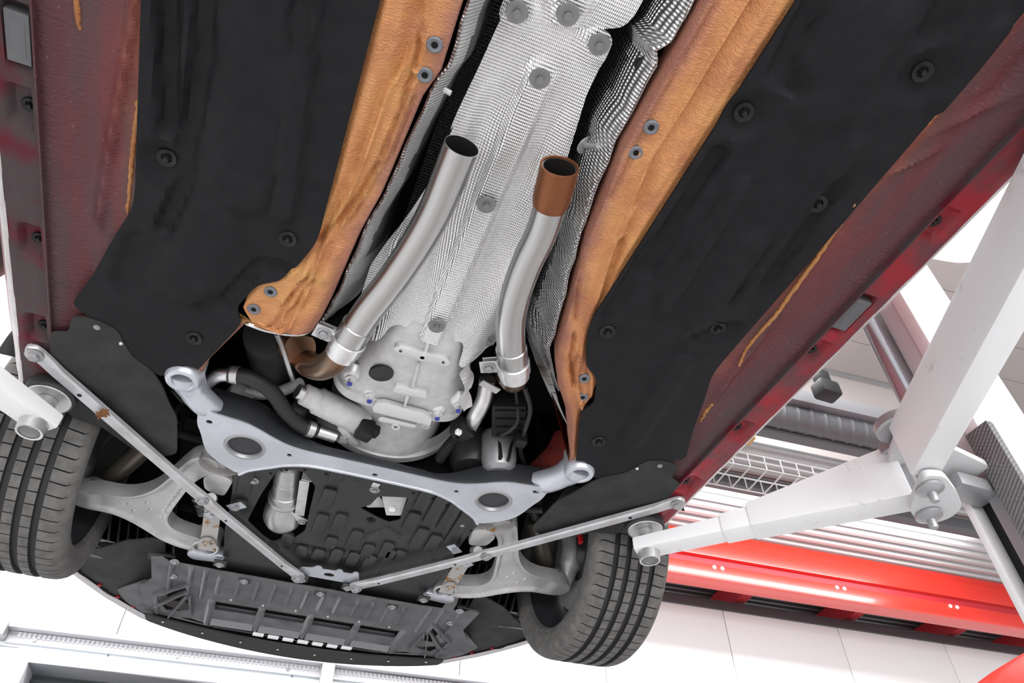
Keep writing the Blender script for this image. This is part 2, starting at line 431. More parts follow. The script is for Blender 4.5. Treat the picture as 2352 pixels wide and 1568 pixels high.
# big door opening with a metal frame
door = struct(bpart('door_1', (-1.55, 2.05, WY + .2, WY + .24, 0, 3.0), M_GLASSD), 'dark door opening with pale metal frame')
mb = MB(); bbox(mb, -1.62, 2.08, WY - .03, WY + .2, 2.97, 3.06); bbox(mb, -1.62, -1.53, WY - .03, WY + .2, 0, 2.97); bbox(mb, 1.99, 2.08, WY - .03, WY + .2, 0, 2.97)
build('door_frame', mb, mat('blue_grey_frame', (.74, .79, .83), .35), door, False, bevel=.004)
mb = MB()
for k in range(40): bbox(mb, -1.53, 1.99, WY + .185, WY + .2, 1.4 + k * .04, 1.42 + k * .04)
o = build('shutter_slats', mb, M_GLASSD, door, False); o['kind'] = 'stuff'
bpart('red_rail', (-1.53, -.55, WY + .12, WY + .16, 2.6, 2.72), M_BEAMD, door)
bpart('red_bracket', (-.64, -.54, WY + .08, WY + .17, 2.80, 2.90), M_BEAM, door, bevel=.005)
# door track above it
tr = empty('door_track', B(.4, WY - .06, 3.12), 'long pale aluminium door track with slots above the door opening', 'door track')
mb = MB(); bbox(mb, -1.72, 3.2, WY - .10, WY - .001, 3.155, 3.185); bbox(mb, -1.72, 3.2, WY - .03, WY - .001, 3.08, 3.155)
build('track_profile', mb, mat('satin_aluminium', (.62, .62, .65), .35, .6), tr, False, bevel=.003)
mb = MB()
for k in range(150): bbox(mb, -1.66 + k * .03, -1.642 + k * .03, WY - .037, WY - .029, 3.118, 3.15)
o = build('slot_comb', mb, mat('pale_slot_metal', (.66, .66, .68), .5), tr, False); o['kind'] = 'stuff'
mb = MB(); bbox(mb, -1.80, -1.72, WY - .12, WY - .001, 3.09, 3.19); build('end_cap', mb, M_GREYM, tr, False, bevel=.012)
mb = MB(); bbox(mb, .33, .42, WY - .13, WY - .001, 2.95, 3.2); build('hanger', mb, M_DECK, tr, False, bevel=.012)
for k, bx in enumerate((-1.55, -.65, .1, 1.2)):
    mb = MB(); mb.lathe([(0.0, 0), (.012, 0), (.012, .008), (.0, .008)], frame(B(bx, WY - .03, 3.11), (-math.sin(-AB), -math.cos(AB), 0)), 10)
    build('screw', mb, M_GREYM, tr, False)
# red steel double beam
beam = empty('steel_beam', B(3.5, 4.98, 3.95), 'glossy red double steel beam crossing below the roof sheets', 'beam')
bpart('lower_beam', (-2, 9, 4.90, 5.06, 3.96, 4.10), M_BEAM, beam, bevel=.006)
bpart('beam_gap', (-2, 9, 4.96, 5.06, 4.10, 4.19), M_BEAMD, beam)  # darker red paints the shadow in the gap between the beams
bpart('upper_beam', (-2, 9, 4.92, 5.08, 4.19, 4.43), M_BEAM, beam, bevel=.006)
mb = MB(); mb.lathe([(0.0, .014), (.010, .012), (.016, .006), (.018, 0)], None, 12)
me_stud = meshdata('stud', mb, M_WALL)
for cxp in (3.35, 4.55, 5.75, 2.1):
    for dx in (0, .075):
        o = inst('stud', me_stud, Matrix(), beam); p = B(cxp + dx, 4.90, 4.075)
        M = frame(p, (-math.sin(AB) * -1, -math.cos(AB), 0)); o.matrix_basis = M
# roof sheets: white this side of the beam, beyond it the shade is painted dark
def corr(name, x0, x1, y0, y1, z, m, pitch, amp, label):
    n = int((y1 - y0) / pitch) * 6; rows = []
    for i in range(n + 1):
        y = y0 + (y1 - y0) * i / n; ph = (i % 6) / 6
        hh = z + amp * (1 if ph < .34 else 0 if .5 <= ph < .84 else .5)
        rows.append([B(x0, y, hh), B(x1, y, hh)])
    rows2 = [[(p[0], p[1], p[2] + .03) for p in r] for r in rows]
    mb = MB(); mb.grid(rows); mb.grid(rows2)
    return struct(build(name, mb, m, None, False, sharp=20), label)
corr('roof_deck', -1, 9, 3.75, 5.5, 4.44, M_DECK, .105, .035, 'white corrugated roof sheets above the red beam')
corr('roof_deck', -1, 9, 5.5, 9, 4.44, M_DECKSHADE, .08, .03, 'corrugated roof sheets beyond the red beam, their shade painted dark')
for k, bx in enumerate((3.98, 5.2, 6.4, 7.42)):
    o = bpart('rafter', (bx, bx + .11, 5.10, 8.5, 4.20, 4.42), M_BEAMD, None, bevel=.004)
    tag(o, ['dark red rafter beyond the beam, nearest the right front tyre', 'second dark red rafter from the right front tyre, under dark roof',
            'third dark red rafter from the right front tyre, under dark roof', 'dark red rafter end in the lower right corner above the red car'][k], 'rafter', 'red rafters under the dark roof sheets')
ceil = struct(bpart('ceiling', (-7, 9, -3, 4.1, 5.93, 6.0), M_SEAM), 'warm white boarded hall ceiling')
for k in range(18):
    bpart('ceiling_board', (-7, 9, -3 + k * .39, -3 + k * .39 + .384, 5.90, 5.93), M_CEIL, ceil)
struct(bpart('wall_upper', (-1, 9, 4.1, 4.16, 4.46, 6.0), M_CEIL), 'pale boarding between roof sheets and hall ceiling')
# duct with its rails
du = empty('spiral_duct', B(3.6, 3.35, 4.3), 'grey round spiral air duct with two flat rails', 'duct')
mb = MB(); n = 360; path = [B(.8 + 5.2 * i / n, 3.36, 4.44) for i in range(n + 1)]
mb.tube(path, [.095 + (.008 if i % 8 == 0 else 0) for i in range(n + 1)], 20); build('duct_pipe', mb, M_DUCT, du, False)
bpart('rail', (.8, 6, 3.22, 3.30, 4.50, 4.62), mat('mid_grey_channel', (.16, .16, .17), .5), du, bevel=.004)
bpart('rail', (.8, 6, 3.42, 3.50, 4.33, 4.37), M_DUCT, du, bevel=.004)
for bx in (2.0, 3.3, 4.6): bpart('hanger_rod', (bx, bx + .02, 3.35, 3.37, 4.5, 5.9), M_DUCT, du)
sp = empty('camera_box', B(3.27, 3.0, 4.35), 'small black device with cable hanging above the grey duct', 'device')
px0 = B(3.27, 3.0, 4.42)
mb = MB().box(px0, (.16, .12, .12)); build('housing', mb, M_CLIP, sp, False, bevel=.02)
mb = MB().box((px0[0], px0[1], px0[2] + .12), (.09, .08, .1)); build('bracket', mb, M_CLIP, sp, False, bevel=.01)
mb = MB().tube([(px0[0] + .02, px0[1], px0[2] - .05), (px0[0] + .02, px0[1], 5.9)], .012, 8); build('cable', mb, M_DUCT, sp, False)
# cable tray of wire mesh below the roof sheets
ct = empty('wire_tray', B(2.9, 4.0, 4.2), 'pale wire mesh cable tray under the white roof sheets', 'cable tray')
mb = MB()
for k in range(26):
    x = .8 + k * .14; mb.tube([B(x, 3.72, 4.34), B(x, 3.72, 4.22), B(x, 4.0, 4.22), B(x, 4.0, 4.34)], .006, 6)
for y, z in ((3.72, 4.34), (3.72, 4.28), (3.72, 4.22), (3.86, 4.22), (4.0, 4.22), (4.0, 4.34)): mb.tube([B(.8, y, z), B(4.4, y, z)], .006, 6)
o = build('wire_mesh', mb, M_DECK, ct, False); o['kind'] = 'stuff'
for x in (1.6, 2.75, 3.9):
    mb = MB(); bbox(mb, x, x + .03, 3.70, 4.02, 4.19, 4.215); bbox(mb, x, x + .03, 3.84, 3.88, 4.2, 4.45); build('tray_bracket', mb, M_DECK, ct, False)
tag(bpart('timber_plank', (1.9, 3.1, 3.64, 3.74, 4.44, 4.52), mat('bare_timber', (.55, .33, .10), .6, col2=(.45, .24, .06), vs=12), None, bevel=.003), 'yellow timber plank lying on the edge of the white roof sheets', 'plank')
o = bpart('roof_purlin', (.6, 7, 4.05, 4.15, 4.30, 4.40), M_DUCT, None, bevel=.004); tag(o, 'dark grey purlin under the white roof sheets', 'purlin')
# rounded white shape of uncertain kind, given its own glow
rl = empty('glowing_dome', (2.05, .35, 5.2), 'big white glowing rounded shape beside the lift column', 'lamp')
mb = MB(); c = Vector((3.45, 1.35, 4.95))
prof = [(.0, -.28), (.22, -.26), (.38, -.18), (.46, -.05), (.48, .10), (.48, .9)]
mb.lathe(prof, Matrix.Translation(c), 40); build('dome_shell', mb, M_GLOW, rl, False)
mb = MB(); mb.lathe([(.50, .86), (.55, .86), (.55, .96), (.0, .96)], Matrix.Translation(c), 40); build('collar', mb, M_WALL, rl, False)
# another car in the corner
rc = empty('parked_car', (4.2, 2.3, 0), 'shiny red rounded bodywork of another car in the lower right corner', 'car')
mb = MB(); rows = []
ctr = Vector(B(3.93, 2.98, 2.42))
for i in range(25):
    t = i / 24; a = -PI / 2 + PI * t
    rows.append([ctr + Vector((.62 * (1 - math.cos(b) * .98) * 1.0 + .25 * (1 - math.cos(a)), 1.0 * math.sin(a), .46 * math.sin(b) - .08 * (1 - math.cos(a)))) for b in [PI * (j / 20 - .5) for j in range(21)]])
mb.grid(rows); build('body', mb, M_RED if False else M_BEAM, rc, False)
mb = MB(); mb.box(ctr + Vector((1.0, 0, -.42)), (1.2, 1.5, .05)); build('floor_panel', mb, M_CLIP, rc, False, bevel=.02)

# ------------------------------------------------------------------ two-post lift
def lift_post(s):
    side = 'right' if s > 0 else 'left'
    r = empty('lift_post', (s * 1.55, .85, 0), 'white two-post lift with scuffed swing arms right of the car' if s > 0 else 'white lift swing arm at the left edge under the left sill', 'car lift', 'posts of the car lift')
    def W(x, y, z): return (s * x, y, z)
    def bx(mb, x0, x1, y0, y1, z0, z1):
        x0, x1 = sorted((s * x0, s * x1)); return mb.box(((x0 + x1) / 2, (y0 + y1) / 2, (z0 + z1) / 2), (x1 - x0, y1 - y0, z1 - z0))
    zt = 4.3
    mb = MB(); bx(mb, 1.40, 1.63, .925, .965, 0, zt); bx(mb, 1.46, 1.63, .965, 1.04, 0, zt); bx(mb, 1.40, 1.63, 1.043, 1.065, 0, zt)
    build('column', mb, M_LIFT, r, False, bevel=.006)
    mb = MB(); bx(mb, 1.44, 1.462, .965, 1.043, 0, 2.12); build('slot', mb, M_CLIP, r, False)
    mb = MB(); bx(mb, 1.405, 1.462, .965, 1.02, 2.12, zt); build('slide_cover', mb, M_LIFTG, r, False, bevel=.004)
    mb = MB(); bx(mb, 1.402, 1.442, .962, 1.0, 0, 2.12); build('guide_strip', mb, M_GREYM, r, False, bevel=.004)
    mb = MB(); bx(mb, 1.382, 1.405, .890, .960, .2, 2.17); build('door_guard', mb, M_RUBG, r, False, bevel=.004)
    mb = MB(); mb.tube([W(1.372, 1.045, 2.1), W(1.372, 1.045, 4.2)], .025, 24); build('piston_rod', mb, M_CHROME, r, False)
    mb = MB(); bx(mb, 1.29, 1.42, .965, 1.035, ZF - .085, ZF - .045); build('carriage', mb, M_GREYM, r, False, bevel=.012)
    # knuckle plates joining the two arms
    za, zb = ZF - .15, ZF - .02
    mb = MB()
    pu_ = rounded([(1.07, .90), (1.11, .885), (1.22, .915), (1.385, .94), (1.385, 1.04), (1.26, 1.045), (1.19, 1.05), (1.14, 1.02)], .02)
    pl = rounded([(1.07, .90), (1.115, .885), (1.19, .925), (1.245, .965), (1.255, 1.01), (1.235, 1.045), (1.19, 1.05), (1.14, 1.02)], .02)
    mb.prism([(s * a, b) for a, b in pl], za - .012, za + .006)
    build('knuckle_plate', mb, M_LIFTG, r, False, bevel=.003)
    mb = MB(); mb.prism([(s * a, b) for a, b in pu_], zb - .01, zb + .008)
    build('knuckle_plate', mb, M_LIFTG, r, False, bevel=.003)
    def arm(name, p0, p1, w0, w1, sections, cuffs, label):
        a = empty_part(name, r, label)
        p0, p1 = Vector((s * p0[0], p0[1], 0)), Vector((s * p1[0], p1[1], 0)); d = (p1 - p0); L = d.length; d.normalize(); nrm = Vector((-d.y, d.x, 0))
        for i, (t0, t1, wd, zb0, zb1, zt0, zt1, nm) in enumerate(sections):
            A, Bq = p0 + d * L * t0, p0 + d * L * t1; h = wd / 2
            mb = MB(); mb.hexa([A - nrm * h + Vector((0, 0, zb0)), Bq - nrm * h + Vector((0, 0, zb1)), Bq + nrm * h + Vector((0, 0, zb1)), A + nrm * h + Vector((0, 0, zb0)),
                                A - nrm * h + Vector((0, 0, zt0)), Bq - nrm * h + Vector((0, 0, zt1)), Bq + nrm * h + Vector((0, 0, zt1)), A + nrm * h + Vector((0, 0, zt0))])
            build(nm, mb, M_LIFTW if cuffs and i % 2 == 0 else M_LIFT, a, False, bevel=.006)
        return a, p0, d, L, nrm
    def empty_part(name, parent, label):
        o = bpy.data.objects.new(name, None); COL.objects.link(o); o.parent = parent; o.matrix_parent_inverse = WORLD[parent.name].inverted()
        WORLD[o.name] = Matrix(); o['label'] = label; o.empty_display_size = .05; return o
    Z = ZF
    fa, p0, d, L, nrm = arm('front_arm', (1.185, 1.030), (.735, 1.495), 1, 1, [
        (.0, .58, .080, Z - .124, Z - .110, Z + .022, Z - .045, 'main_section'),
        (.54, .69, .072, Z - .108, Z - .106, Z - .052, Z - .056, 'middle_section'),
        (.64, 1.05, .064, Z - .104, Z - .100, Z - .060, Z - .064, 'end_section')], True, 'short telescopic front swing arm, white and scuffed')
    e = p0 + d * L
    mb = MB(); mb.lathe([(.022, -.124), (.027, -.125), (.029, -.105), (.029, -.095), (.022, -.09), (.022, -.122)], Matrix.Translation((e.x, e.y, Z)), 28); build('pad_socket', mb, M_ZINC, fa, False)
    mb = MB(); prof = []
    for k in range(9): prof += [(.0175, -.072 + k * .0045), (.0205, -.0708 + k * .0045), (.0205, -.0692 + k * .0045)]
    mb.lathe([(.024, -.085), (.026, -.076), (.024, -.072)] + prof + [(.0175, -.03)], Matrix.Translation((e.x, e.y, Z)), 24); build('screw_thread', mb, M_ZINC, fa, False)
    mb = MB(); mb.lathe([(.0, -.036), (.045, -.036), (.047, -.034), (.047, -.028), (.0, -.028)], Matrix.Translation((e.x, e.y, Z)), 44); build('pad_plate', mb, M_ZINC, fa, False)
    mb = MB(); mb.lathe([(.0, -.030), (.050, -.034), (.053, -.030), (.053, -.009), (.049, -.006), (.0, -.006)], Matrix.Translation((e.x, e.y, Z)), 44); build('rubber_pad', mb, M_RUBBER, fa, False)
    ra, p0, d, L, nrm = arm('rear_arm', (1.106, .921), (.62, -.112), 1, 1, [
        (-.0, .80, .064, Z - .140, Z - .140, Z + .0, Z - .02, 'main_section'),
        (.76, 1.05, .056, Z - .135, Z - .135, Z - .05, Z - .055, 'end_section')], True, 'long rear swing arm, white and scuffed')
    e = p0 + d * L
    mb = MB(); mb.lathe([(.0, -.028), (.072, -.028), (.074, -.0), (.0, .0)], Matrix.Translation((e.x, e.y, Z)), 36); build('rubber_pad', mb, M_RUBBER, ra, False)
    for cx_, cy_ in ((1.190, 1.015), (1.112, .930)):
        mb = MB(); Mx = Matrix.Translation((s * cx_, cy_, Z))
        mb.lathe([(.0, -.20), (.008, -.20), (.010, -.196), (.010, -.180), (.018, -.178), (.030, -.170), (.030, -.164), (.016, -.162), (.016, -.005), (.0, -.005)], Mx, 24); build('pivot_pin', mb, M_GREYM, r, False)
        mb = MB(); mb.lathe([(.018, -.005), (.05, -.005), (.055, .0), (.055, .02), (.018, .02)], Mx, 28); build('locking_ring', mb, M_GREYM, r, False)
    return r
lift_post(1)
lift_post(-1)

# ------------------------------------------------------------------ the car
car = empty('car', (0, 1.0, ZF - .02), 'red car raised on the lift, seen from below with its exhaust cut open', 'car')
# shared fasteners (axis -z: heads look down)
def me_hexbolt(name, r, m, flange=1.7, hh=.9):
    mb = MB(); mb.lathe([(0, -r * hh), (r * .8, -r * hh), (r, -r * hh * .85), (r, -r * .25)], None, 6)
    mb.lathe([(r * flange * .6, -r * .32), (r * flange, -r * .22), (r * flange, r * .2), (0, r * .2)], None, 20)
    return meshdata(name, mb, m)
ME_BOLT = me_hexbolt('bolt', .009, M_BOLT)
ME_BOLTL = me_hexbolt('bolt_large', .013, M_BOLT, 1.5)
ME_BOLTS = me_hexbolt('bolt_small', .006, M_BOLT, 1.8)
ME_RUSTB = me_hexbolt('bolt_rusty', .013, M_RUST, 1.7)
mb = MB(); mb.lathe([(.0165, .004), (.0175, -.002), (.0165, -.004), (.009, -.002), (.007, .004), (.0, .004)], None, 24)
mb.lathe([(.0, -.009), (.0045, -.009), (.0055, -.006), (.0055, .003)], None, 6)
ME_CLIP = meshdata('clip', mb, M_CLIP)
mb = MB(); mb.lathe([(.0, .002), (.006, .002), (.0068, -.0085), (.0, -.0085)], None, 6)
mb.lathe([(.006, -.001), (.0175, -.0015), (.018, .0015), (.0, .0015)], None, 24)
ME_WASHB = meshdata('washer_bolt', mb, mat('dull_zinc', (.22, .22, .22), .5, .5))
mb = MB(); mb.lathe([(.0045, .012), (.0045, -.001), (.009, -.0025), (.011, -.001), (.011, .003), (.0, .012)], None, 20)
ME_GROM = meshdata('threaded_insert', mb, mat('grey_insert', (.16, .17, .19), .4, .4))
mb = MB(); mb.lathe([(0, -.003), (.003, -.0025), (.0045, 0)], None, 10)
ME_RIVET = meshdata('rivet', mb, M_ZINC)
def place(name, me, x, y, h, parent, axis=(0, 0, 1), rz=0.3, scale=1.0, label=None):
    M = frame((x, y, h), axis) @ Matrix.Rotation(rz, 4, 'Z') @ Matrix.Scale(scale, 4)
    return inst(name, me, M, parent, label)

# body shell: closes the car above the floor
mb = MB()
for s in (-1, 1):
    ys = [-2.1 + 4.65 * i / 60 for i in range(61)]
    rows = []
    for y in ys:
        arch = abs(y - 1.9) < .42
        wx = .895 - .30 * sst(2.0, 2.6, y) ** 2 - .0
        lo = .30 if arch else .06
        rows.append([(s * (wx - (0 if arch else .055)), y, lo), (s * wx, y, max(.16, lo + .03)), (s * wx, y, .45), (s * (wx - .12), y, .68), (s * (wx - .2), y, 1.1)])
    mb.grid(rows)
mb.box((0, .2, 1.1), (1.6, 4.4, .03)); mb.box((0, 2.45, .72), (1.2, .2, .7)); mb.box((0, -2.1, .6), (1.7, .05, 1.0))
build('body_shell', mb, M_RED, car, label='red painted body shell')
# added plates above the underbody, dark so that no daylight leaks through
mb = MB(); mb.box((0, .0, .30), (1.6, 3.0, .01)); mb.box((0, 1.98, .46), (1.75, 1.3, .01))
build('light_block_plates', mb, M_DARK, car)

T_IN = [(-1.2, .275), (.87, .275), (.90, .281), (.955, .30), (1.0, .325), (1.008, .336), (1.02, .354), (1.035, .366), (1.06, .376), (1.095, .390), (1.112, .388), (1.14, .377), (1.185, .394), (1.31, .445)]
XIN = {-1: [(-1.3, .166), (.40, .164), (.50, .162), (.55, .176), (.70, .187), (.75, .191), (.84, .206), (.94, .215), (1.02, .222), (1.075, .229), (1.12, .238), (1.134, .250), (1.142, .366), (1.16, .374), (1.285, .428), (1.34, .44)],
       1: [(-1.3, .166), (.40, .162), (.52, .160), (.62, .175), (.71, .186), (.835, .217), (.93, .238), (1.02, .259), (1.09, .298), (1.155, .346), (1.24, .39), (1.315, .432), (1.36, .44)]}
def pxl(lst): return [(abs(a), b) for a, b in KL(lst, 0)]
RAILG = {-1: [(pxl([(985, -120), (967, 52), (954, 157), (919, 262), (875, 367), (822, 455), (770, 516), (735, 556)]), .009, .010), (pxl([(980, -60), (975, 60), (962, 157), (930, 262), (884, 372), (832, 458), (785, 520)]), .008, -.007),
              (pxl([(949, 227), (901, 350), (840, 455), (800, 512)]), .007, .007), (pxl([(760, 545), (720, 600), (650, 690)]), .010, -.006), (pxl([(722, 640), (700, 668), (690, 690), (668, 712), (655, 730)]), .007, .008), (pxl([(705, 635), (680, 665), (650, 700)]), .006, .007),
              (pxl([(892, -150), (880, 60), (830, 330), (790, 470)]), .016, -.004), (pxl([(930, -150), (918, 40), (880, 230), (840, 360)]), .012, -.004)],
         1: [(pxl([(1760, -160), (1658, 0), (1560, 160), (1470, 330), (1405, 460)]), .008, .006), (pxl([(1460, 480), (1437, 520), (1428, 548)]), .008, -.010), (pxl([(1432, 555), (1418, 600), (1400, 655), (1385, 700)]), .008, .008),
             (pxl([(1800, -60), (1690, 130), (1600, 290), (1500, 440)]), .014, -.005), (pxl([(1345, 560), (1330, 640), (1322, 740)]), .007, .008), (pxl([(1318, 770), (1310, 830), (1318, 880)]), .008, .010), (pxl([(1362, 730), (1352, 800), (1335, 850)]), .006, .006)]}
def rail_h(s, x, y):
    """orange longitudinal beside the tunnel: flange, seam step, soft swelling outwards, lumps"""
    xi = lerp_tab(XIN[s], y); d = x - xi
    n1 = noise.noise((x * 30, y * 9, 1.7 * s)); n2 = noise.noise((x * 9, y * 5, 4 + s))
    st = .046 + .004 * n2
    h = .006 - .006 * sst(st - .004, st + .004, d) + .010 * sst(st + .006, st + .012, d) - .013 * sst(st + .010, st + .035, d)
    h += .003 * n2 + .0012 * noise.noise((x * 70, y * 40, 2))
    h -= .006 * math.exp(-((d - st - .004) / .004) ** 2) * (n1 + .5)
    lump = math.exp(-((d - .028) / .010) ** 2) * sst(.15, .45, noise.noise((y * 7, 3.0 * s, 1)))
    h -= .006 * lump
    if y > .86:
        k = sst(.86, .98, y)
        h -= k * .012 * sst(.10, .06, d) * sst(-.002, .02, d)
        h += k * .010 * (math.exp(-((d - .075) / .006) ** 2) + .8 * math.exp(-((d - .045 - .004 * math.sin(y * 60)) / .006) ** 2) * sst(.93, .97, y) * sst(1.11, 1.07, y))
    for pl_, wd, dp in RAILG[s]:
        for (x0, y0), (x1, y1) in zip(pl_, pl_[1:]):
            if min(y0, y1) - .03 < y < max(y0, y1) + .03:
                e_ = seg_dist(x + .0035 * noise.noise((y * 45, 1, s)), y, x0, y0, x1, y1)
                if e_ < wd: h += dp * (1 - sst(0, wd, e_)); break
    tx = lerp_tab(T_IN, y)
    cl = sst(tx - .012, tx + .002, x)
    h = h * (1 - cl) + max(h, .006) * cl + .025 * sst(tx + .006, tx + .03, x)
    return h
def floor_h(s, x, y):
    a = abs(x)
    h = rail_h(s, a, y) if a < .3 else .006
    if a >= .285: h = h * 1.0
    if .55 < a:
        rx = lerp_tab([(-1.2, .60), (.3, .597), (.4, .58), (.57, .604), (.73, .622), (.9, .643), (1.0, .652), (1.3, .69)], y)
        n = noise.noise((a * 24, y * 14, 3.1 * s))
        h -= (.012 + .006 * n) * math.exp(-((a - rx) / .008) ** 2) * sst(1.06, .96, y)
        h += .006 * sst(.57, .62, a) + .008 * math.exp(-((a - .665) / .02) ** 2) * (.5 + noise.noise((y * 3, s, 0)))
        for yy, dx in ((.37, 0), (.30, .03)):
            h -= .014 * math.exp(-((y - yy - (a - .62) * -1.2) / .012) ** 2) * math.exp(-((a - .625 - dx) / .035) ** 2)
        h -= .006 * sst(.69, .73, a)
    return h + .025 * sst(.585, .565, a)
for s in (-1, 1):
    mbO, mbM = MB(), MB(); rowsO, rowsM = [], []
    ny = 300
    for j in range(ny + 1):
        y = -1.2 + (1.335 + 1.2) * j / ny
        xi = lerp_tab(XIN[s], y)
        xo = max(.33, xi + .06)
        tab = lerp_tab([(.96, 0), (1.0, .06), (1.10, .07), (1.16, .03), (1.3, .035)], y)
        xo = max(xo, .31 + tab)
        r = [(s * (xi + .001), y, .075), (s * xi, y, .012), (s * (xi + .003), y, rail_h(s, xi + .003, y))]
        for i in range(1, 45):
            x = xi + .003 + (xo - xi - .003) * i / 44; r.append((s * x, y, rail_h(s, x, y)))
        rowsO.append(r)
        rowsM.append([(s * x, y, floor_h(s, x, y)) for x in [.54 + .197 * i / 34 for i in range(35)]])
    mbO.grid(rowsO); mbM.grid(rowsM)
    # plain floor between, hidden by the tray
    mbM.add([(s * .29, -1.2, .034), (s * .56, -1.2, .034), (s * .56, 1.13, .034), (s * .40, 1.13, .034)], [(0, 1, 2, 3)])
    fr = build('frame_rail', mbO, M_ORANGE, car, sharp=50, label='orange sealed frame rail beside the tunnel, %s side' % ('right' if s > 0 else 'left'))
    at = fr.data.attributes.new('edge', 'FLOAT', 'POINT')
    for v in fr.data.vertices: at.data[v.index].value = abs(v.co.x) - lerp_tab(XIN[s], v.co.y)
    build('floor_pan', mbM, M_FLOOR, car, sharp=50, label='maroon sealed floor pan along the %s sill' % ('right' if s > 0 else 'left'))
    for x, y in ((.311 * 1.08, .959 * 1.08), (.333 * 1.08, 1.013 * 1.08), (.17 * 1.08, .429 * 1.08), (.17 * 1.08, .476 * 1.08)):
        place('threaded_insert', ME_GROM, s * x, y, rail_h(s, x, y) - .002, fr, scale=1.15)
        mb = MB(); mb.lathe([(0, -.0035), (.0052, -.0035), (.0052, -.002)], Matrix.Translation((s * x, y, rail_h(s, x, y))), 14); build('insert_bore', mb, M_DARK, fr)
    # bracket tab that carries two inserts
    # sill with pockets
    mbs = MB(); rows = []
    pk = [.734 * 1.08, .993 * 1.08, 1.211 * 1.08, .44, .20, -.1]
    for j in range(301):
        y = -1.2 + 2.7 * j / 300
        cut = 0
        r = []
        for i in range(13):
            x = .738 + .060 * i / 12
            h = -.003
            for q in pk:
                h += .016 * sst(.040, .026, abs(y - q)) * sst(.742, .748, x) * sst(.786, .772, x)
            h += .02 * (sst(.055, .045, abs(y - .675)) * sst(.742, .744, x) * sst(.778, .772, x))
            h += .0015 * noise.noise((x * 60, y * 14, s))
            r.append((s * x, y, h))
        r = [(s * .7365, y, .02), (s * .7368, y, -.006)] + r
        rows.append(r)
    mbs.grid(rows)
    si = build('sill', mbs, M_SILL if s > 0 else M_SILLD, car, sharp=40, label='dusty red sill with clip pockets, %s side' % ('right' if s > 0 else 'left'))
    for q in pk:
        place('clip', ME_CLIP, s * .752, q, .010, si, scale=.75)
    mb = MB(); mb.box((s * .757, .675, .006), (.034, .082, .02)); mb.box((s * .757, .675, -.003), (.022, .06, .004)); build('jack_pad', mb, M_CLIPG, si, bevel=.003, label='grey plastic jacking point')
    mbe = MB(); rows = []
    for j in range(61):
        y = -1.2 + 2.72 * j / 60
        rows.append([(s * (.797 + .016 * math.sin(a) ), y, -.003 + .018 * (1 - math.cos(a))) for a in [PI * .5 * i / 6 for i in range(7)]] + [(s * .822, y, .03), (s * .835, y, .05)])
    mbe.grid(rows); build('sill_edge', mbe, M_SILLGLEAM, si, sharp=60)
    mbe = MB(); mbe.grid([[(s * .7335, -1.2 + 2.6 * j / 40, .01), (s * .7335, -1.2 + 2.6 * j / 40, -.0075), (s * .7365, -1.2 + 2.6 * j / 40, -.0075), (s * .7365, -1.2 + 2.6 * j / 40, .01)] for j in range(41)])
    build('pinch_seam', mbe, M_SILLD if s > 0 else M_FLOOR, si)

# sealant beads on the floor pans
beads = {1: [[(2330, 60), (2240, 165), (2190, 225), (2155, 262), (2130, 290)], [(2085, 330), (2060, 345), (2010, 400), (1985, 440), (1960, 475), (1925, 525), (1890, 580), (1840, 652), (1790, 722), (1740, 785), (1718, 815), (1700, 850)], [(1640, 940), (1622, 965), (1612, 985)]],
         -1: [[(310, 240), (306, 290), (300, 335), (293, 410), (285, 505)], [(162, -40), (162, 10), (166, 50), (170, 82)]]}
for s in (-1, 1):
    for lst in beads[s]:
        pp = spline([K3(a, b, -.006) for a, b in lst], 14)
        rr = [.0022 + .0032 * abs(noise.noise((q.x * 60, q.y * 60, 1))) + .002 * math.sin(PI * i / (len(pp) - 1)) for i, q in enumerate(pp)]
        rr[0] = rr[-1] = .001
        pp = [Vector((q.x + .0025 * noise.noise((q.y * 90, 2, s)), q.y, floor_h(s, abs(q.x), q.y) + .0005)) for q in pp]
        mb = MB(); mb.tube(pp, rr, 10); build('sealant_bead', mb, M_BEAD, car)
# ---- fibre undertrays
tray_out = [(.591, -1.2), (.590, .56), (.587, .885), (.590, .928), (.615, .994), (.656, 1.118), (.690, 1.200), (.688, 1.212), (.668, 1.225), (.60, 1.30), (.52, 1.365), (.50, 1.345), (.47, 1.305), (.445, 1.312)]
tray_in = [(x, y) for y, x in T_IN][::-1]
def ribs_fn(base, ribs):
    def f(x, y):
        up, dn_ = 0., 0.
        for (x0, y0, x1, y1, wd, dp) in ribs:
            dd = seg_dist(x, y, x0, y0, x1, y1)
            if dd < wd:
                v = dp * (1 - sst(wd * .5, wd, dd))
                up, dn_ = max(up, v), min(dn_, v)
        return base + up + dn_
    return f
def pxr(x0, y0, x1, y1, wd, dp):
    a, b = K(x0, y0), K(x1, y1); return (a[0], a[1], b[0], b[1], wd, dp)
ribsL = [pxr(385, -250, 388, 290, .016, .008), pxr(470, -250, 470, 120, .014, .006), pxr(470, 120, 432, 330, .014, .006), pxr(432, 330, 425, 420, .013, .005), pxr(425, 420, 380, 520, .013, .005),
         pxr(740, -260, 655, 480, .020, -.006), pxr(700, -260, 690, 110, .010, .004), pxr(620, 30, 560, 420, .055, -.004),
         pxr(655, 610, 600, 605, .010, .005), pxr(600, 605, 520, 690, .010, .005), pxr(520, 690, 470, 700, .010, .004), pxr(380, 367, 381, 368, .034, .005), pxr(330, 560, 300, 640, .03, .004), pxr(500, 500, 440, 640, .05, -.003)]
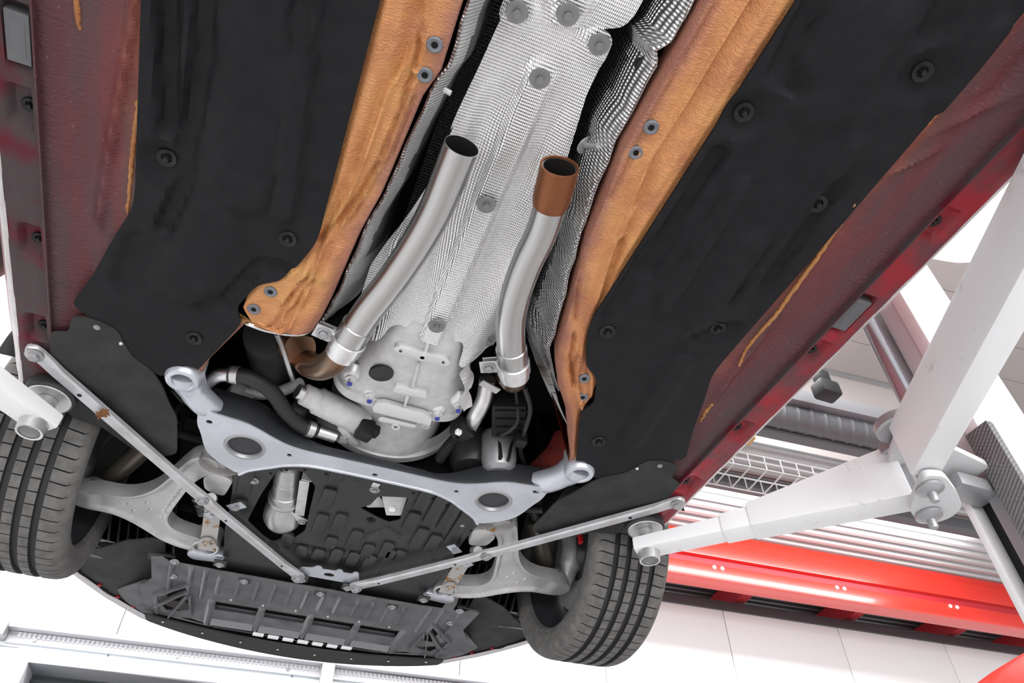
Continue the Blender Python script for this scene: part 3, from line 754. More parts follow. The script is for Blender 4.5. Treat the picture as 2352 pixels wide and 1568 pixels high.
ribsR = [pxr(1650, 350, 1480, 620, .016, .006), pxr(1700, 420, 1530, 690, .012, -.005), pxr(1950, -150, 1790, 160, .018, .006), pxr(2250, -120, 2140, 70, .02, .006), pxr(1790, 165, 1830, 195, .014, .005),
         pxr(2290, 60, 2160, 230, .014, -.004), pxr(1920, 420, 1760, 640, .018, .005), pxr(1960, 330, 1700, 690, .012, -.004), pxr(1560, 830, 1450, 1000, .03, -.004), pxr(1720, 560, 1600, 740, .03, -.004),
         pxr(1711, 262, 1712, 263, .036, .005), pxr(2123, 169, 2124, 170, .036, .005), pxr(1600, 760, 1690, 745, .012, .004), pxr(1500, 560, 1400, 720, .012, .004), pxr(2000, 60, 1900, 230, .05, -.004)]
clips = {-1: [(447, 773), (662, 545), (380, 367)], 1: [(1375, 1010), (1395, 758), (1650, 757), (1878, 466), (1711, 262), (2123, 169)]}
for s in (-1, 1):
    ol = [(s * p[0], p[1]) for p in rounded(tray_out + tray_in, .02, 3)]
    f = ribs_fn(-.007, [q[:4] + (max(.021, q[4] * 1.3), q[5] * 2.4) for q in (ribsL if s < 0 else ribsR)])
    t = sheet('undertray', ol, f, (.0075, .012), .005, M_FIBRE, car, sharp=40, label='flat black fibre undertray, %s side' % ('right' if s > 0 else 'left'))
    for px, py in clips[s]:
        x, y = K(px, py, -.004); place('clip', ME_CLIP, x, y, f(x, y) - .001, t, scale=.98)
# ---- wheel-arch flaps beside the front of the trays
flap = [(.692, 1.240), (.664, 1.233), (.637, 1.236), (.607, 1.250), (.594, 1.285), (.576, 1.322), (.537, 1.348), (.515, 1.39), (.497, 1.455), (.478, 1.503), (.468, 1.65), (.50, 1.672), (.555, 1.68), (.645, 1.60), (.70, 1.595), (.745, 1.52), (.737, 1.42), (.735, 1.30), (.700, 1.292)]
for s in (-1, 1):
    f = lambda x, y: -.0095 + .010 * sst(1.35, 1.55, y) + .0012 * noise.noise((x * 20, y * 20, s))
    ol = [(s * p[0], p[1]) for p in rounded(flap, .018, 4)]
    t = sheet('arch_flap', ol, f, .02, .004, M_FLAP, car, sharp=40, label='worn dark grey flap behind the %s front wheel' % ('right' if s > 0 else 'left'))
    place('bolt', ME_BOLTS, s * .598 * 1.08, 1.16 * 1.08, f(s * .646, 1.253) - .001, t, scale=.6)
    place('clip', ME_RIVET, s * .60, 1.285, f(.6, 1.285), t)
# ---- tunnel: side heat shields, roof, centre covers
for s in (-1, 1):
    mb = MB(); rows = []
    n = 220
    for j in range(n + 1):
        y = -1.2 + (1.135 + 1.2) * j / n
        xi = lerp_tab(XIN[s], y)
        wv = .002 * math.sin(y * 31 + s) + .004 * noise.noise((y * 12, s * 3.3, 0))
        notch = .014 * math.exp(-((y - (.36 if s > 0 else .19)) / .012) ** 2)
        fl = sst(.8, 1.05, y)
        x0 = xi - .006 - abs(wv) - notch
        sec = [(x0, .036 + wv), (x0 - .004, .032 + wv), (x0 - .010 - notch * .2, .040), (x0 - .022, .062), (x0 - .030, .080 + wv), (x0 - .038 - .01 * fl, .11), (max(.098, x0 - .050 - .02 * fl), .16), (max(.095, x0 - .055 - .02 * fl), .235)]
        pts = chaikin(sec, 1, False)
        rows.append([(s * x, y, h + .003 * noise.noise((x * 40, y * 22, s))) for x, h in pts])
    mb.grid(rows)
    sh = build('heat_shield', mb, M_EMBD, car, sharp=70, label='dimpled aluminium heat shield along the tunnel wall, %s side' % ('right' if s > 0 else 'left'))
    sh.data.materials.append(M_EMBSHADE)
    for p_ in sh.data.polygons: p_.material_index = 1 if p_.center.z - ZF > (.072 if s < 0 else .095) and p_.center.y < .95 else 0  # higher faces get the painted shade of the tunnel gap
    if s > 0:
        mb = MB(); a = K3(1345, 334, .09); b2 = K3(1375, 334, .06); mb.tube([a, b2], .006, 12); mb.lathe([(0, -.002), (.018, -.002), (.018, 0), (0, 0)], frame(a, (.6, 0, -.8)), 20); build('stud', mb, M_ZINC, sh)
        mb = MB(); a = K3(1485, 160, .05); mb.tube([a + Vector((0, 0, .02)), a], .005, 10); mb.lathe([(.006, 0), (.016, .004), (.018, .012)], frame(a + Vector((0, 0, .004)), (0, 0, 1)), 16); build('stud', mb, M_CLIP, sh)
    else:
        mb = MB(); a = K3(1020, 206, .05); mb.tube([a, a + Vector((.012, 0, -.004))], .005, 10); build('stud', mb, M_ZINC, sh)
        mb = MB(); mb.tube(spline([(-.374, 1.148, .006), (-.36, 1.142, -.002), (-.33, 1.148, .0), (-.29, 1.150, .006), (-.262, 1.146, .012), (-.246, 1.128, .012), (-.238, 1.10, .014)], 6), .0045, 8); build('shield_hem', mb, M_ALU, sh)
mb = MB(); mb.grid([[(-.135, y, .09), (-.112, y, .15), (-.11, y, .235), (.11, y, .235), (.112, y, .15), (.135, y, .09)] for y in (-1.2, .5)]); mb.grid([[(-.12, y, .235), (.12, y, .235)] for y in (.5, 1.2)]); build('tunnel_roof', mb, M_EMBSHADE, car, label='dimpled tunnel lining with its deep shade painted dark')
HC = [(-1.2, .10), (.35, .095), (.5, .088), (.75, .080), (.95, .058), (1.05, .046), (1.15, .040), (1.2, .05)]
def cover_h(x, y):
    h = lerp_tab(HC, y) + .006
    rib = .018 * sst(.026, .020, abs(x)) * sst(.455, .50, y)
    rear = .010 * sst(.05, .02, math.hypot(abs(x) - .072, (y - .40)))
    h -= rib + rear
    h += .014 * math.exp(-((abs(x) - .055) / .022) ** 2) * sst(.45, .6, y) * sst(1.1, .8, y) + .030 * sst(.095, .15, abs(x)) * sst(.75, .95, y)
    h += .03 * math.exp(-((x - .09) / .03) ** 2) * math.exp(-((y - .85) / .09) ** 2) * .8
    h += .002 * noise.noise((x * 25, y * 14, 0))
    return h
hcv = .088
ol = [K(*p, hcv) for p in [(1164, 2), (1228, 0), (1251, 18), (1271, 36), (1307, 50), (1327, 57), (1358, 57), (1389, 69), (1405, 84), (1407, 102), (1384, 150), (1348, 222)]]
ol += [(.108, .62), (.115, .75), (.150, .88), (.165, .98), (.155, 1.07), (.13, 1.10), (.113, 1.12), (.094, 1.157), (.084, 1.150), (.077, 1.096), (.069, 1.082), (.041, 1.092), (-.002, 1.095), (-.049, 1.085), (-.074, 1.080), (-.090, 1.095), (-.096, 1.126), (-.112, 1.156), (-.14, 1.15), (-.165, 1.08), (-.165, .98), (-.14, .88), (-.112, .75), (-.105, .62)]
ol += [K(*p, hcv) for p in [(1032, 303), (1047, 265), (1103, 150), (1144, 61)]]
cv = sheet('tunnel_cover', rounded(ol, .012, 3), cover_h, (.006, .012), .0016, M_EMB, car, sharp=60, label='dimpled aluminium tunnel cover with a raised centre rib')
for px, py, hh in ((1187, 27, .085), (1376, 102, .085), (1240, 178, .080), (1117, 464, .073), (1004, 740, .042)):
    x, y = K(px, py, hh); place('bolt', ME_WASHB, x, y, cover_h(x, y) - .005, cv, scale=1.0)
ol2 = [(-.10, -1.2), (.10, -1.2), (.100, .30), (.098, .345), (.09, .365), (.05, .385), (-.02, .40), (-.10, .43)]
def cover2_h(x, y): return .088 - .010 * sst(.035, .022, math.hypot(abs(x), (y - .36) * .6)) + .002 * noise.noise((x * 20, y * 14, 5))
cv2 = sheet('tunnel_cover', rounded(ol2, .02, 4), lambda x, y: cover2_h(x, y) + .006 * sst(.33, .40, y), (.008, .02), .0016, M_EMB, car, sharp=60, label='rear dimpled aluminium tunnel cover at the top edge')
x, y = K(1303, 27, .085); place('bolt', ME_WASHB, x, y, cover2_h(x, y) - .006, cv2, scale=1.0)
x, y = K(1122, 803, .04); place('bolt', ME_WASHB, x, y, cover_h(x, y) - .002, cv, scale=.8)

# ---- exhaust pipes, cut off behind the front pipes
def P3(lst): return [K3(*p) for p in lst]
def exhaust(path_px, r, brown, down_px, clamp_t, label, ear):
    path = spline(P3(path_px), 8); n = len(path)
    mb = MB(); mb.tube(path, r, 40, inner=.0018)
    ex = build('exhaust_pipe', mb, M_STEEL, car, sharp=50, label=label)
    d0 = (path[1] - path[0]).normalized()
    if brown:
        mb = MB(); bp = spline(P3(brown), 6); mb.tube(bp, [r + .0045] * (len(bp) - 3) + [r + .004, r + .003, r + .0005], 40, inner=.004)
        build('sleeve', mb, M_BROWN, ex, sharp=50, label='brown oxidised sleeve on the open pipe end')
    # closing disc deep inside so the bore reads dark
    dp = spline(P3(down_px), 8); mb = MB(); mb.tube(dp, r - .002, 32); build('down_pipe', mb, M_COPPER, ex, label='heat tinted brown front pipe bend')
    # joint sleeve and clamp band with ear and bolt
    e = path[-1]; dd = (path[-1] - path[-4]).normalized()
    mb = MB(); mb.tube([e - dd * .045, e - dd * .043, e + dd * .0, e + dd * .004], [r + .0005, r + .003, r + .003, r + .002], 36); build('joint_sleeve', mb, M_STEEL, ex)
    mb = MB(); mb.tube([e - dd * .002, e, e + dd * .026, e + dd * .028], [r + .002, r + .006, r + .006, r + .002], 36); build('clamp_band', mb, M_ALU, ex)
    mb = MB(); mb.tube([e + dd * .028, e + dd * .044], r + .0025, 36, cap0=False); build('clamp_collar', mb, M_ALU, ex)
    side = Vector(ear).normalized(); side = (side - dd * side.dot(dd)).normalized(); dn_ = dd.cross(side); dn_ = dn_ if dn_.z < 0 else -dn_
    c = e + dd * .010 + side * (r + .022)
    Mx = Matrix((side, dd, dn_)).transposed()
    mb = MB(); mb.box(c, (.040, .034, .003), Mx); mb.box(c - dn_ * .012 + side * -.004, (.034, .034, .003), Mx); build('clamp_ear', mb, M_ZINC, ex, bevel=.002)
    inst('bolt', ME_BOLT, frame(c + dn_ * .002, -dn_), ex)
    return ex
exhaust([(1061, 335, .030), (1035, 400, .030), (1002, 480, .030), (960, 556, .028), (904, 640, .022), (848, 712, .014), (812, 766, .008), (803, 780, .006)], .0315, None,
        [(806, 775, .006), (785, 805, .004), (760, 833, .010), (735, 843, .03), (708, 835, .065), (694, 810, .115), (692, 780, .20)], 0, 'bright left stainless exhaust pipe with open cut end', (-1, -.1, 0))
exhaust([(1285, 384, .030), (1264, 470, .030), (1243, 535, .028), (1212, 600, .022), (1188, 665, .014), (1174, 725, .008), (1173, 775, .004), (1177, 822, .004), (1178, 832, .004)], .0305,
        [(1286, 381, .030), (1278, 415, .030), (1262, 474, .030)],
        [(1177, 825, .004), (1180, 852, .006), (1180, 872, .026), (1172, 868, .07), (1160, 845, .14), (1150, 815, .22)], 0, 'bright right stainless exhaust pipe with brown sleeve on its open end', (-1, .1, 0))

# ---- gearbox
mb = MB(); rings = []
for y, wl, wr, hb, q in ((1.02, .09, .085, .062, .6), (1.06, .103, .097, .050, .5), (1.13, .110, .104, .040, .45), (1.21, .132, .126, .038, .5), (1.27, .150, .148, .044, .5), (1.31, .160, .160, .050, .5), (1.335, .165, .166, .052, .45), (1.337, .172, .172, .048, .42), (1.362, .172, .172, .048, .42), (1.364, .145, .160, .062, .55), (1.42, .120, .145, .080, .6), (1.47, .122, .142, .075, .6), (1.52, .138, .150, .058, .7), (1.535, .150, .158, .050, .8), (1.56, .150, .158, .050, .8)):
    r = []
    for i in range(41):
        a = PI * i / 40; c, sn = math.cos(a), math.sin(a)
        x = -math.copysign(abs(c) ** q, c); x *= wl if x < 0 else wr
        r.append((x, y, .26 - (.26 - hb) * abs(sn) ** (q * 1.0)))
    rings.append(r)
mb.grid(rings); mb.add(rings[-1], [tuple(range(41))])
gb = build('gearbox', mb, M_CAST, car, sharp=38, label='grey cast aluminium gearbox housing')
def gpoly(name, px, h, t, m, rr=.004, lab=None):
    mb = MB(); mb.prism(rounded(KL(px, h), rr, 3), h, h + t); return build(name, mb, m, gb, bevel=.0015, label=lab)
gpoly('mounting_pad', [(904, 798), (915, 795), (1028, 824), (1036, 834), (1024, 844), (908, 812)], .030, .016, M_CASTB, .009)
gpoly('mounting_pad', [(904, 894), (909, 886), (981, 904), (977, 917), (905, 902)], .030, .016, M_CASTB)
gpoly('machined_strip', [(855, 938), (862, 927), (882, 925), (975, 951), (992, 962), (988, 978), (858, 947)], .034, .014, M_CASTB)
gpoly('rib', [(983, 777), (989, 779), (980, 812), (973, 811)], .034, .014, M_CASTB, .001)
gpoly('rib', [(958, 833), (964, 835), (951, 892), (943, 890)], .034, .012, M_CAST, .001)
gpoly('rib', [(933, 908), (940, 910), (931, 935), (927, 934)], .034, .014, M_CASTB, .001)
gpoly('lower_rib', [(868, 962), (876, 957), (956, 976), (954, 984), (870, 968)], .040, .02, M_CASTB)
for px, py in ((920, 806), (1018, 832)):
    x, y = K(px, py, .03); mb = MB(); mb.lathe([(.0, -.001), (.0035, -.001), (.0035, .002)], Matrix.Translation((x, y, .030)), 12); build('bolt_hole', mb, M_DARKG, gb)
x, y = K(970, 820, .03); mb = MB(); mb.lathe([(.0, .0), (.0055, .0), (.0055, -.003), (.009, -.003), (.009, .004)], Matrix.Translation((x, y, .030)), 18); build('drain_plug', mb, M_CASTB, gb)
x, y = K(909, 979, .04); mb = MB(); mb.lathe([(.006, .004), (.006, -.003), (.0105, -.003), (.0105, .01)], Matrix.Translation((x, y, .040)), 20); build('ring_boss', mb, M_CASTB, gb)
x, y = K(978, 977, .045); mb = MB(); mb.lathe([(.0, .0), (.007, .0), (.007, -.003), (.011, -.003), (.011, .012)], Matrix.Translation((x, y, .045)), 6); build('ring_boss', mb, M_CAST, gb)
c = K3(875, 858, .037); mb = MB(); mb.lathe([(0, -.005), (.014, -.006), (.019, -.003), (.022, -.003), (.024, -.001), (.024, .006)], frame(c, (.10, -.05, 1)) @ Matrix.Diagonal((1, 1.22, 1, 1)), 28); build('rubber_plug', mb, M_RUBBER, gb, label='black oval rubber plug')
for px, py, hh in ((805, 872, .045), (850, 912, .045), (1005, 952, .045), (1053, 934, .045)):
    c = K3(px, py, hh)
    mb = MB(); mb.lathe([(.0, -.012), (.0065, -.012), (.0065, .0), (.011, .001), (.012, .006), (.020, .012), (.026, .028)], Matrix.Translation(c), 20); bo = build('bolt', mb, M_CASTB, gb)
    mb = MB(); mb.lathe([(0, -.0145), (.0062, -.0145), (.0066, -.0100)], Matrix.Translation(c), 10); build('paint_mark', mb, M_BLUE, bo, label='blue paint dot')
# bell housing ring and starter
mb = MB(); rings = []
for y, rr in ((1.50, .196), (1.535, .206), (1.538, .216), (1.558, .216), (1.56, .196)):
    rings.append([(rr * 1.0 * math.cos(a), y, .26 + rr * math.sin(a)) for a in [PI * 1.12 + PI * .76 * i / 32 for i in range(33)]])
mb.grid(rings); build('bell_housing', mb, M_CAST, gb)
a, b2 = K3(692, 902, .062), K3(835, 972, .075); d = (b2 - a)
mb = MB(); mb.tube([a, a + d * .04, a + d * .22, a + d * .25, b2], [.014, .026, .027, .033, .034], 28); build('starter_motor', mb, M_CAST, gb)
mb = MB(); mb.tube([a - d * .06, a + d * .05], .018, 24); build('starter_cap', mb, M_ALU, gb)
c = K3(838, 986, .045); mb = MB(); mb.box(c, (.040, .034, .05), Matrix.Rotation(.3, 3, 'Z')); mb.box(c + Vector((.026, .004, .004)), (.018, .026, .026), Matrix.Rotation(.3, 3, 'Z')); build('connector', mb, M_CLIP, gb, bevel=.005, label='black electrical connector')
mb = MB(); mb.box(K3(800, 1000, .05), (.02, .08, .012), Matrix.Rotation(-.7, 3, 'Z')); build('mounting_lug', mb, M_CAST, gb, bevel=.004)
c = K3(787, 1010, .045); mb = MB(); mb.prism(rounded([(c.x - .008, c.y - .012), (c.x + .012, c.y - .01), (c.x + .012, c.y + .012), (c.x - .008, c.y + .012)], .005), .044, .06); build('machined_pad', mb, M_CASTB, gb)
# crumpled shield strip hanging at the right of the gearbox
mb = MB(); rows = []
for j in range(40):
    t = j / 39; q = spline([K3(1100, 815, .04), K3(1072, 860, .035), K3(1070, 910, .03), K3(1068, 950, .04)], 12)[min(36, int(t * 36))]
    rows.append([q + Vector((.022 * u - .010 + .006 * math.sin(t * 14), .004 * math.cos(t * 17 + u), .004 * math.sin(t * 20 + 3 * u) + .035 * u)) for u in [i / 6 for i in range(7)]])
mb.grid(rows); build('shield_strip', mb, M_EMB, cv, sharp=70)

# ---- coolant hose on the left
hp = spline([K3(*p) for p in ((535, 860, .050), (575, 868, .048), (622, 897, .045), (655, 942, .042), (690, 975, .042), (728, 990, .045))], 8)
mb = MB(); mb.tube(hp, .0185, 24); hs = build('coolant_hose', mb, M_RUBBER, car, label='thick black rubber hose left of the gearbox')
mb = MB(); mb.tube(spline([K3(452, 915, .075), K3(470, 885, .06), K3(500, 862, .052), K3(540, 860, .05)], 6), .0165, 22); build('hose_pipe', mb, M_ALU, hs)
mb = MB(); mb.tube([K3(722, 987, .045), K3(770, 1003, .048)], .016, 22); build('hose_pipe', mb, M_ALU, hs)
for i0 in (1, 37):
    d = (hp[i0 + 2] - hp[i0]).normalized(); mb = MB(); mb.tube([hp[i0] - d * .008, hp[i0] + d * .008], .0205, 24); build('hose_clamp', mb, M_ZINC, hs)
    mb = MB(); mb.tube([hp[i0] - d * .0135, hp[i0] - d * .010], .0205, 24); build('hose_clamp', mb, M_DARKG, hs)

# ---- front subframe
sr = [(.436, 1.442), (.375, 1.450), (.328, 1.455), (.295, 1.469), (.262, 1.488), (.22, 1.507), (.173, 1.514), (.09, 1.513)]
sf = [(.433, 1.458), (.432, 1.496), (.42, 1.53), (.408, 1.58), (.395, 1.607), (.368, 1.633), (.316, 1.667), (.294, 1.640), (.244, 1.606), (.215, 1.587), (.16, 1.568), (.09, 1.564)]
front = sf[:]; half = sr[::-1] + front                        # rear centre -> corner -> front centre
ol = [(-x, y) for x, y in half] + half[::-1]
ol = [(-x, y) for x, y in (sr[::-1] + sf)] + [(x, y) for x, y in (sf[::-1] + sr)]
def circ(cx_, cy_, r, n=24, e=1.0): return [(cx_ + r * math.cos(2 * PI * i / n), cy_ + r * e * math.sin(2 * PI * i / n)) for i in range(n)]
HB = (.3175, 1.5466)
holes = [circ(s * HB[0], HB[1], .041) for s in (-1, 1)] + [circ(0, 1.546, .007, 12)] + [circ(s * .213, 1.541, .006, 12) for s in (-1, 1)] + [circ(-.4055, 1.481, .0075, 12), circ(.4055, 1.468, .0095, 12)]
def sub_h(x, y):
    e = min(math.hypot(abs(x) - HB[0], y - HB[1]), 1)
    return -.010
sb = sheet('subframe', chaikin(ol, 1), sub_h, (.012, .010), .004, M_SUB, car, holes, sharp=50, label='silver front subframe crossmember plate with two large holes')
inset = [(x * .992, y) for x, y in ol]
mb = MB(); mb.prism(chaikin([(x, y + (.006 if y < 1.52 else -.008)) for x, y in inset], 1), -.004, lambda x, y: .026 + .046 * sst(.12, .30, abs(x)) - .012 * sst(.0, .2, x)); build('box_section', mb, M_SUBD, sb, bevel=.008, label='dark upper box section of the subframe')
for s in (-1, 1):
    mb = MB(); mb.lathe([(.050, -.0095), (.047, -.0125), (.042, -.0130), (.040, -.010), (.039, .0), (.034, .022), (.02, .03), (.0, .032)], Matrix.Translation((s * HB[0], HB[1], 0)), 36); build('hole_bowl', mb, M_GREYM, sb)
    mb = MB(); mb.tube(spline([(s * .400, 1.470, .022), (s * .425, 1.452, .018), (s * .450, 1.418, .016), (s * .470, 1.375, .018), (s * .4735, 1.350, .018)], 5), [.024, .026, .028, .029, .030] + [.031] * 7 + [.033, .035, .036] + [.038] * 6, 24); build('horn', mb, M_SUB, sb)
    c = Matrix.Translation((s * .4735, 1.352, 0)); mb = MB(); mb.lathe([(.0225, .03), (.0225, -.016), (.026, -.019), (.034, -.017), (.038, -.010), (.039, .0), (.037, .05)], c, 36); build('bush_eye', mb, M_SUB, sb)
    mb = MB(); mb.lathe([(.0225, .004), (.014, .008), (.0, .010)], c, 28); build('bush_bolt_well', mb, M_GREYM, sb)
    # cup under the corner of the plate, streaked with rust
    mb = MB(); rows = []
    for j in range(15):
        a = PI * (1.02 + .95 * j / 14) if s > 0 else PI * (1.02 + .95 * j / 14)
        a = PI * j / 14
        rows.append([(s * (.352 + .052 * math.cos(a) + .012), 1.645 + .050 * math.sin(a), h) for h in (-.006, .012, .03)])
    mb.grid(rows); mb.prism([(s * (.364 + .052 * math.cos(PI * j / 14)), 1.645 + .050 * math.sin(PI * j / 14)) for j in range(15)], .028, .032); build('bush_cup', mb, M_RUST, sb, label='rust streaked cup below the subframe corner')
pth = [(-x, y, -.008) for x, y in sf[6:]] + [(0, 1.563, -.008)] + [(x, y, -.008) for x, y in sf[6:][::-1]]
mb = MB(); mb.tube(spline(pth, 5), .0055, 10); build('hem', mb, M_SUB, sb)

# ---- diagonal braces and their centre plate
bp = sheet('brace_plate', rounded([(-.10, 2.135), (-.085, 2.09), (-.055, 2.082), (-.045, 2.066), (-.030, 2.066), (-.025, 2.080), (.012, 2.078), (.018, 2.064), (.032, 2.064), (.036, 2.078), (.062, 2.078), (.066, 2.062), (.080, 2.062), (.086, 2.085), (.10, 2.135)], .006, 3), lambda x, y: -.003, .02, .003, M_SUB, car, [circ(.0, 2.106, .016, 20, .75)], label='silver plate joining the two diagonal braces')
for s in (-1, 1):
    A, Mi, Bq = Vector((s * .7603, 1.3684)), Vector((s * .389, 1.796)), Vector((s * .0875, 2.119))
    d1, d2 = (Mi - A).normalized(), (Bq - Mi).normalized(); n1 = Vector((-d1.y, d1.x)); n2 = Vector((-d2.y, d2.x)); nm = (n1 + n2).normalized()
    L = (Mi - A).length; st = [(A - d1 * .022, n1, .004), (A - d1 * .014, n1, .015), (A, n1, .0185), (A + d1 * .03, n1, .0175), (A + d1 * .06, n1, .015), (Mi - d1 * .08, n1, .014), (Mi - d1 * .03, n1, .016), (Mi, nm, .018), (Mi + d2 * .03, n2, .016), (Mi + d2 * .08, n2, .0135), (Bq - d2 * .08, n2, .0135), (Bq - d2 * .03, n2, .017), (Bq, n2, .018), (Bq + d2 * .014, n2, .0145), (Bq + d2 * .022, n2, .004)]
    rings = []
    for i, (p, nn, wd) in enumerate(st):
        e = p + nn * wd, p - nn * wd, p + nn * wd * .72, p - nn * wd * .72
        flat = .003 if i in (0, 1, 2, 3, 7, 11, 12, 13, 14) else .0
        b0 = -.026 + flat
        rings.append([(e[0].x, e[0].y, -.012), (e[0].x, e[0].y, b0 + .004), (e[2].x, e[2].y, b0), (e[3].x, e[3].y, b0), (e[1].x, e[1].y, b0 + .004), (e[1].x, e[1].y, -.012)])
    mb = MB(); mb.rings(rings, True, True, True)
    br = build('diagonal_brace', mb, M_STRUT, car, sharp=40, label='worn silver diagonal brace, %s side' % ('right' if s > 0 else 'left'))
    for p, me, sc_ in ((A, ME_BOLTL, .95), (Mi, ME_BOLTL, .9), (Bq, ME_BOLTL, .95)): place('bolt', me, p.x, p.y, -.0235, br, scale=sc_)
    for t in (.22,):
        p = A + d1 * .13; mb = MB(); mb.lathe([(0, -.0175), (.005, -.0175), (.005, -.016)], Matrix.Translation((p.x, p.y, -.0095)), 10); build('hole', mb, M_CLIP, br)
    for t in (.10, .36):
        p = Mi + d2 * t; mb = MB(); mb.lathe([(0, -.0175), (.0035, -.0175), (.0035, -.016)], Matrix.Translation((p.x, p.y, -.0095)), 10); build('hole', mb, M_CLIP, br)
    p = Mi + d2 * .085
    for q in (1, -1):
        c = p + n2 * .036 * q; mb = MB(); mb.box((c.x, c.y, -.005 + (.006 if (q > 0) == (s > 0) else 0)), (.045, .026, .003), Matrix.Rotation(math.atan2(n2.y, n2.x), 3, 'Z')); t_ = build('tab', mb, M_SUB, br)
        place('bolt', ME_BOLTS, c.x, c.y, -.007, t_ if False else br, scale=.8)

# ---- lower control arms
arm_o = [(.70, 1.913), (.648, 1.909), (.60, 1.914), (.556, 1.898), (.514, 1.853), (.478, 1.775), (.452, 1.71), (.432, 1.672), (.398, 1.655), (.368, 1.675), (.372, 1.715), (.408, 1.755), (.430, 1.805), (.448, 1.87), (.470, 1.955), (.476, 1.998), (.460, 2.035), (.43, 2.052), (.385, 2.062), (.36, 2.075), (.35, 2.11), (.37, 2.14), (.40, 2.14), (.439, 2.134), (.486, 2.110), (.532, 2.063), (.578, 2.023), (.621, 2.002), (.68, 2.0), (.715, 1.985), (.725, 1.945)]
for s in (-1, 1):
    ol = chaikin([(s * x, y) for x, y in arm_o], 2)
    def arm_h(x, y, s=s):
        e = 9
        pts = arm_o
        for i in range(len(pts)):
            a, b_ = pts[i], pts[(i + 1) % len(pts)]
            dd = seg_dist(abs(x), y, a[0], a[1], b_[0], b_[1])
            if dd < e: e = dd
        k = sst(.35, .48, abs(x)) * sst(.68, .64, abs(x))
        return .014 + .008 * sst(.009, .017, e) * k - .008 * sst(.45, .70, abs(x))
    ca = sheet('control_arm', ol, arm_h, .0055, .040, M_ARM, car, sharp=35, label='forged aluminium lower control arm, %s side' % ('right' if s > 0 else 'left'))
    for bx_, by_ in ((.575, 1.955), (.562, 1.985), (.53, 1.935), (.52, 1.965)):
        mb = MB(); mb.lathe([(0, -.003), (.004, -.003), (.007, 0), (.008, .004)], Matrix.Translation((s * bx_, by_, arm_h(bx_, by_))), 12); build('boss', mb, M_ARM, ca)
    mb = MB(); mb.lathe([(.030, -.004), (.034, -.006), (.038, -.002), (.039, .055), (.03, .06)], Matrix.Translation((s * .362, 2.098, .01)), 30); build('bush_housing', mb, M_ARM, ca)
    mb = MB(); mb.lathe([(.0, .002), (.012, .002), (.012, .012), (.031, .012)], Matrix.Translation((s * .362, 2.098, .01)), 24); build('rubber_bush', mb, M_RUBBER, ca)
    mb = MB(); mb.lathe([(.0, .0), (.028, -.002), (.034, .004), (.036, .02), (.036, .06)], Matrix.Translation((s * .380, 1.700, .018)), 30); build('rear_bush_housing', mb, M_ARM, ca)
    mb = MB(); mb.prism(rounded([(s * .325, 1.735), (s * .375, 1.715), (s * .405, 1.75), (s * .395, 1.81), (s * .34, 1.825)], .02), .012, .06); build('rear_mount', mb, M_ARM, ca, bevel=.012)
    mb = MB(); mb.prism(rounded([(s * .30, 2.125), (s * .405, 2.125), (s * .41, 2.155), (s * .39, 2.175), (s * .31, 2.165)], .018), .004, .04); build('front_mount', mb, M_SUB, ca, bevel=.008)
    # bolted tie bracket between brace and bush
    mb = MB(); mb.grid([[(s * (.362 + dx), 1.85 + .0, .0), (s * (.362 + dx), 1.93, .016), (s * (.358 + dx), 1.99, .004), (s * (.356 + dx), 2.045, -.004), (s * (.356 + dx), 2.072, -.012)] for dx in (-.022, -.020, .020, .022)])
    tb = build('tie_bracket', mb, M_RUST, ca, label='rust stained tie bracket'); mb = MB()
    place('bolt', ME_RUSTB, s * .358, 2.035, -.006, tb, scale=1.0)
    mb = MB(); mb.tube([(s * .372, 1.82, .002), (s * .37, 1.85, .02)], .014, 18); build('bracket_foot', mb, M_ARM, ca)
    mb = MB(); mb.tube(spline([(s * .43, 1.93, .09), (s * .40, 1.95, .06), (s * .385, 1.975, .045)], 5), [.018, .020, .017, .021, .017, .021, .017, .021, .017, .020, .018], 18); build('steering_bellows', mb, M_DARKG, ca)

# ---- engine undertray
et = [(-.335, 1.64), (-.325, 1.80), (-.320, 1.98), (-.302, 2.19), (-.275, 2.215), (-.22, 2.217), (-.215, 2.20), (-.165, 2.20), (-.16, 2.217), (.16, 2.217), (.165, 2.20), (.215, 2.20), (.22, 2.217), (.275, 2.215), (.302, 2.19), (.320, 1.98), (.325, 1.80), (.335, 1.64), (.25, 1.57), (.12, 1.53), (-.12, 1.53), (-.25, 1.57)]
h1 = rounded([(-.253, 1.795), (-.228, 1.655), (-.165, 1.645), (-.125, 1.70), (-.110, 1.93), (-.135, 1.985), (-.155, 1.975), (-.185, 2.025), (-.215, 2.0), (-.269, 1.935)], .012)
h2 = rounded([(.007, 1.758), (.030, 1.735), (.041, 1.685), (.118, 1.662), (.125, 1.775), (.10, 1.80), (.06, 1.785)], .008)
er = [(-.20, 2.045, -.10, 2.02, .014, .010), (-.10, 2.02, .0, 2.03, .014, .010), (.0, 2.03, .03, 2.0, .012, .010), (.10, 1.835, .15, 1.865, .010, .008), (.06, 1.90, .10, 1.845, .010, .008)]
fb = ribs_fn(.024, er)
def et_h(x, y):
    h = fb(x, y)
    # outer corners outside the braces sit lower
    yb = 1.796 + (.389 - abs(x)) / (.389 - .0875) * (2.119 - 1.796)
    return h - .014 * sst(yb + .02, yb + .045, y) - .006 * sst(.30, .32, abs(x))
etr = sheet('engine_undertray', et, et_h, (.005, .012), .003, M_PLAST, car, [h1, h2], sharp=40, label='ribbed black engine undertray with two cut-outs')
def yb_(x): return 1.796 + (.389 - abs(x)) / (.389 - .0875) * (2.119 - 1.796)
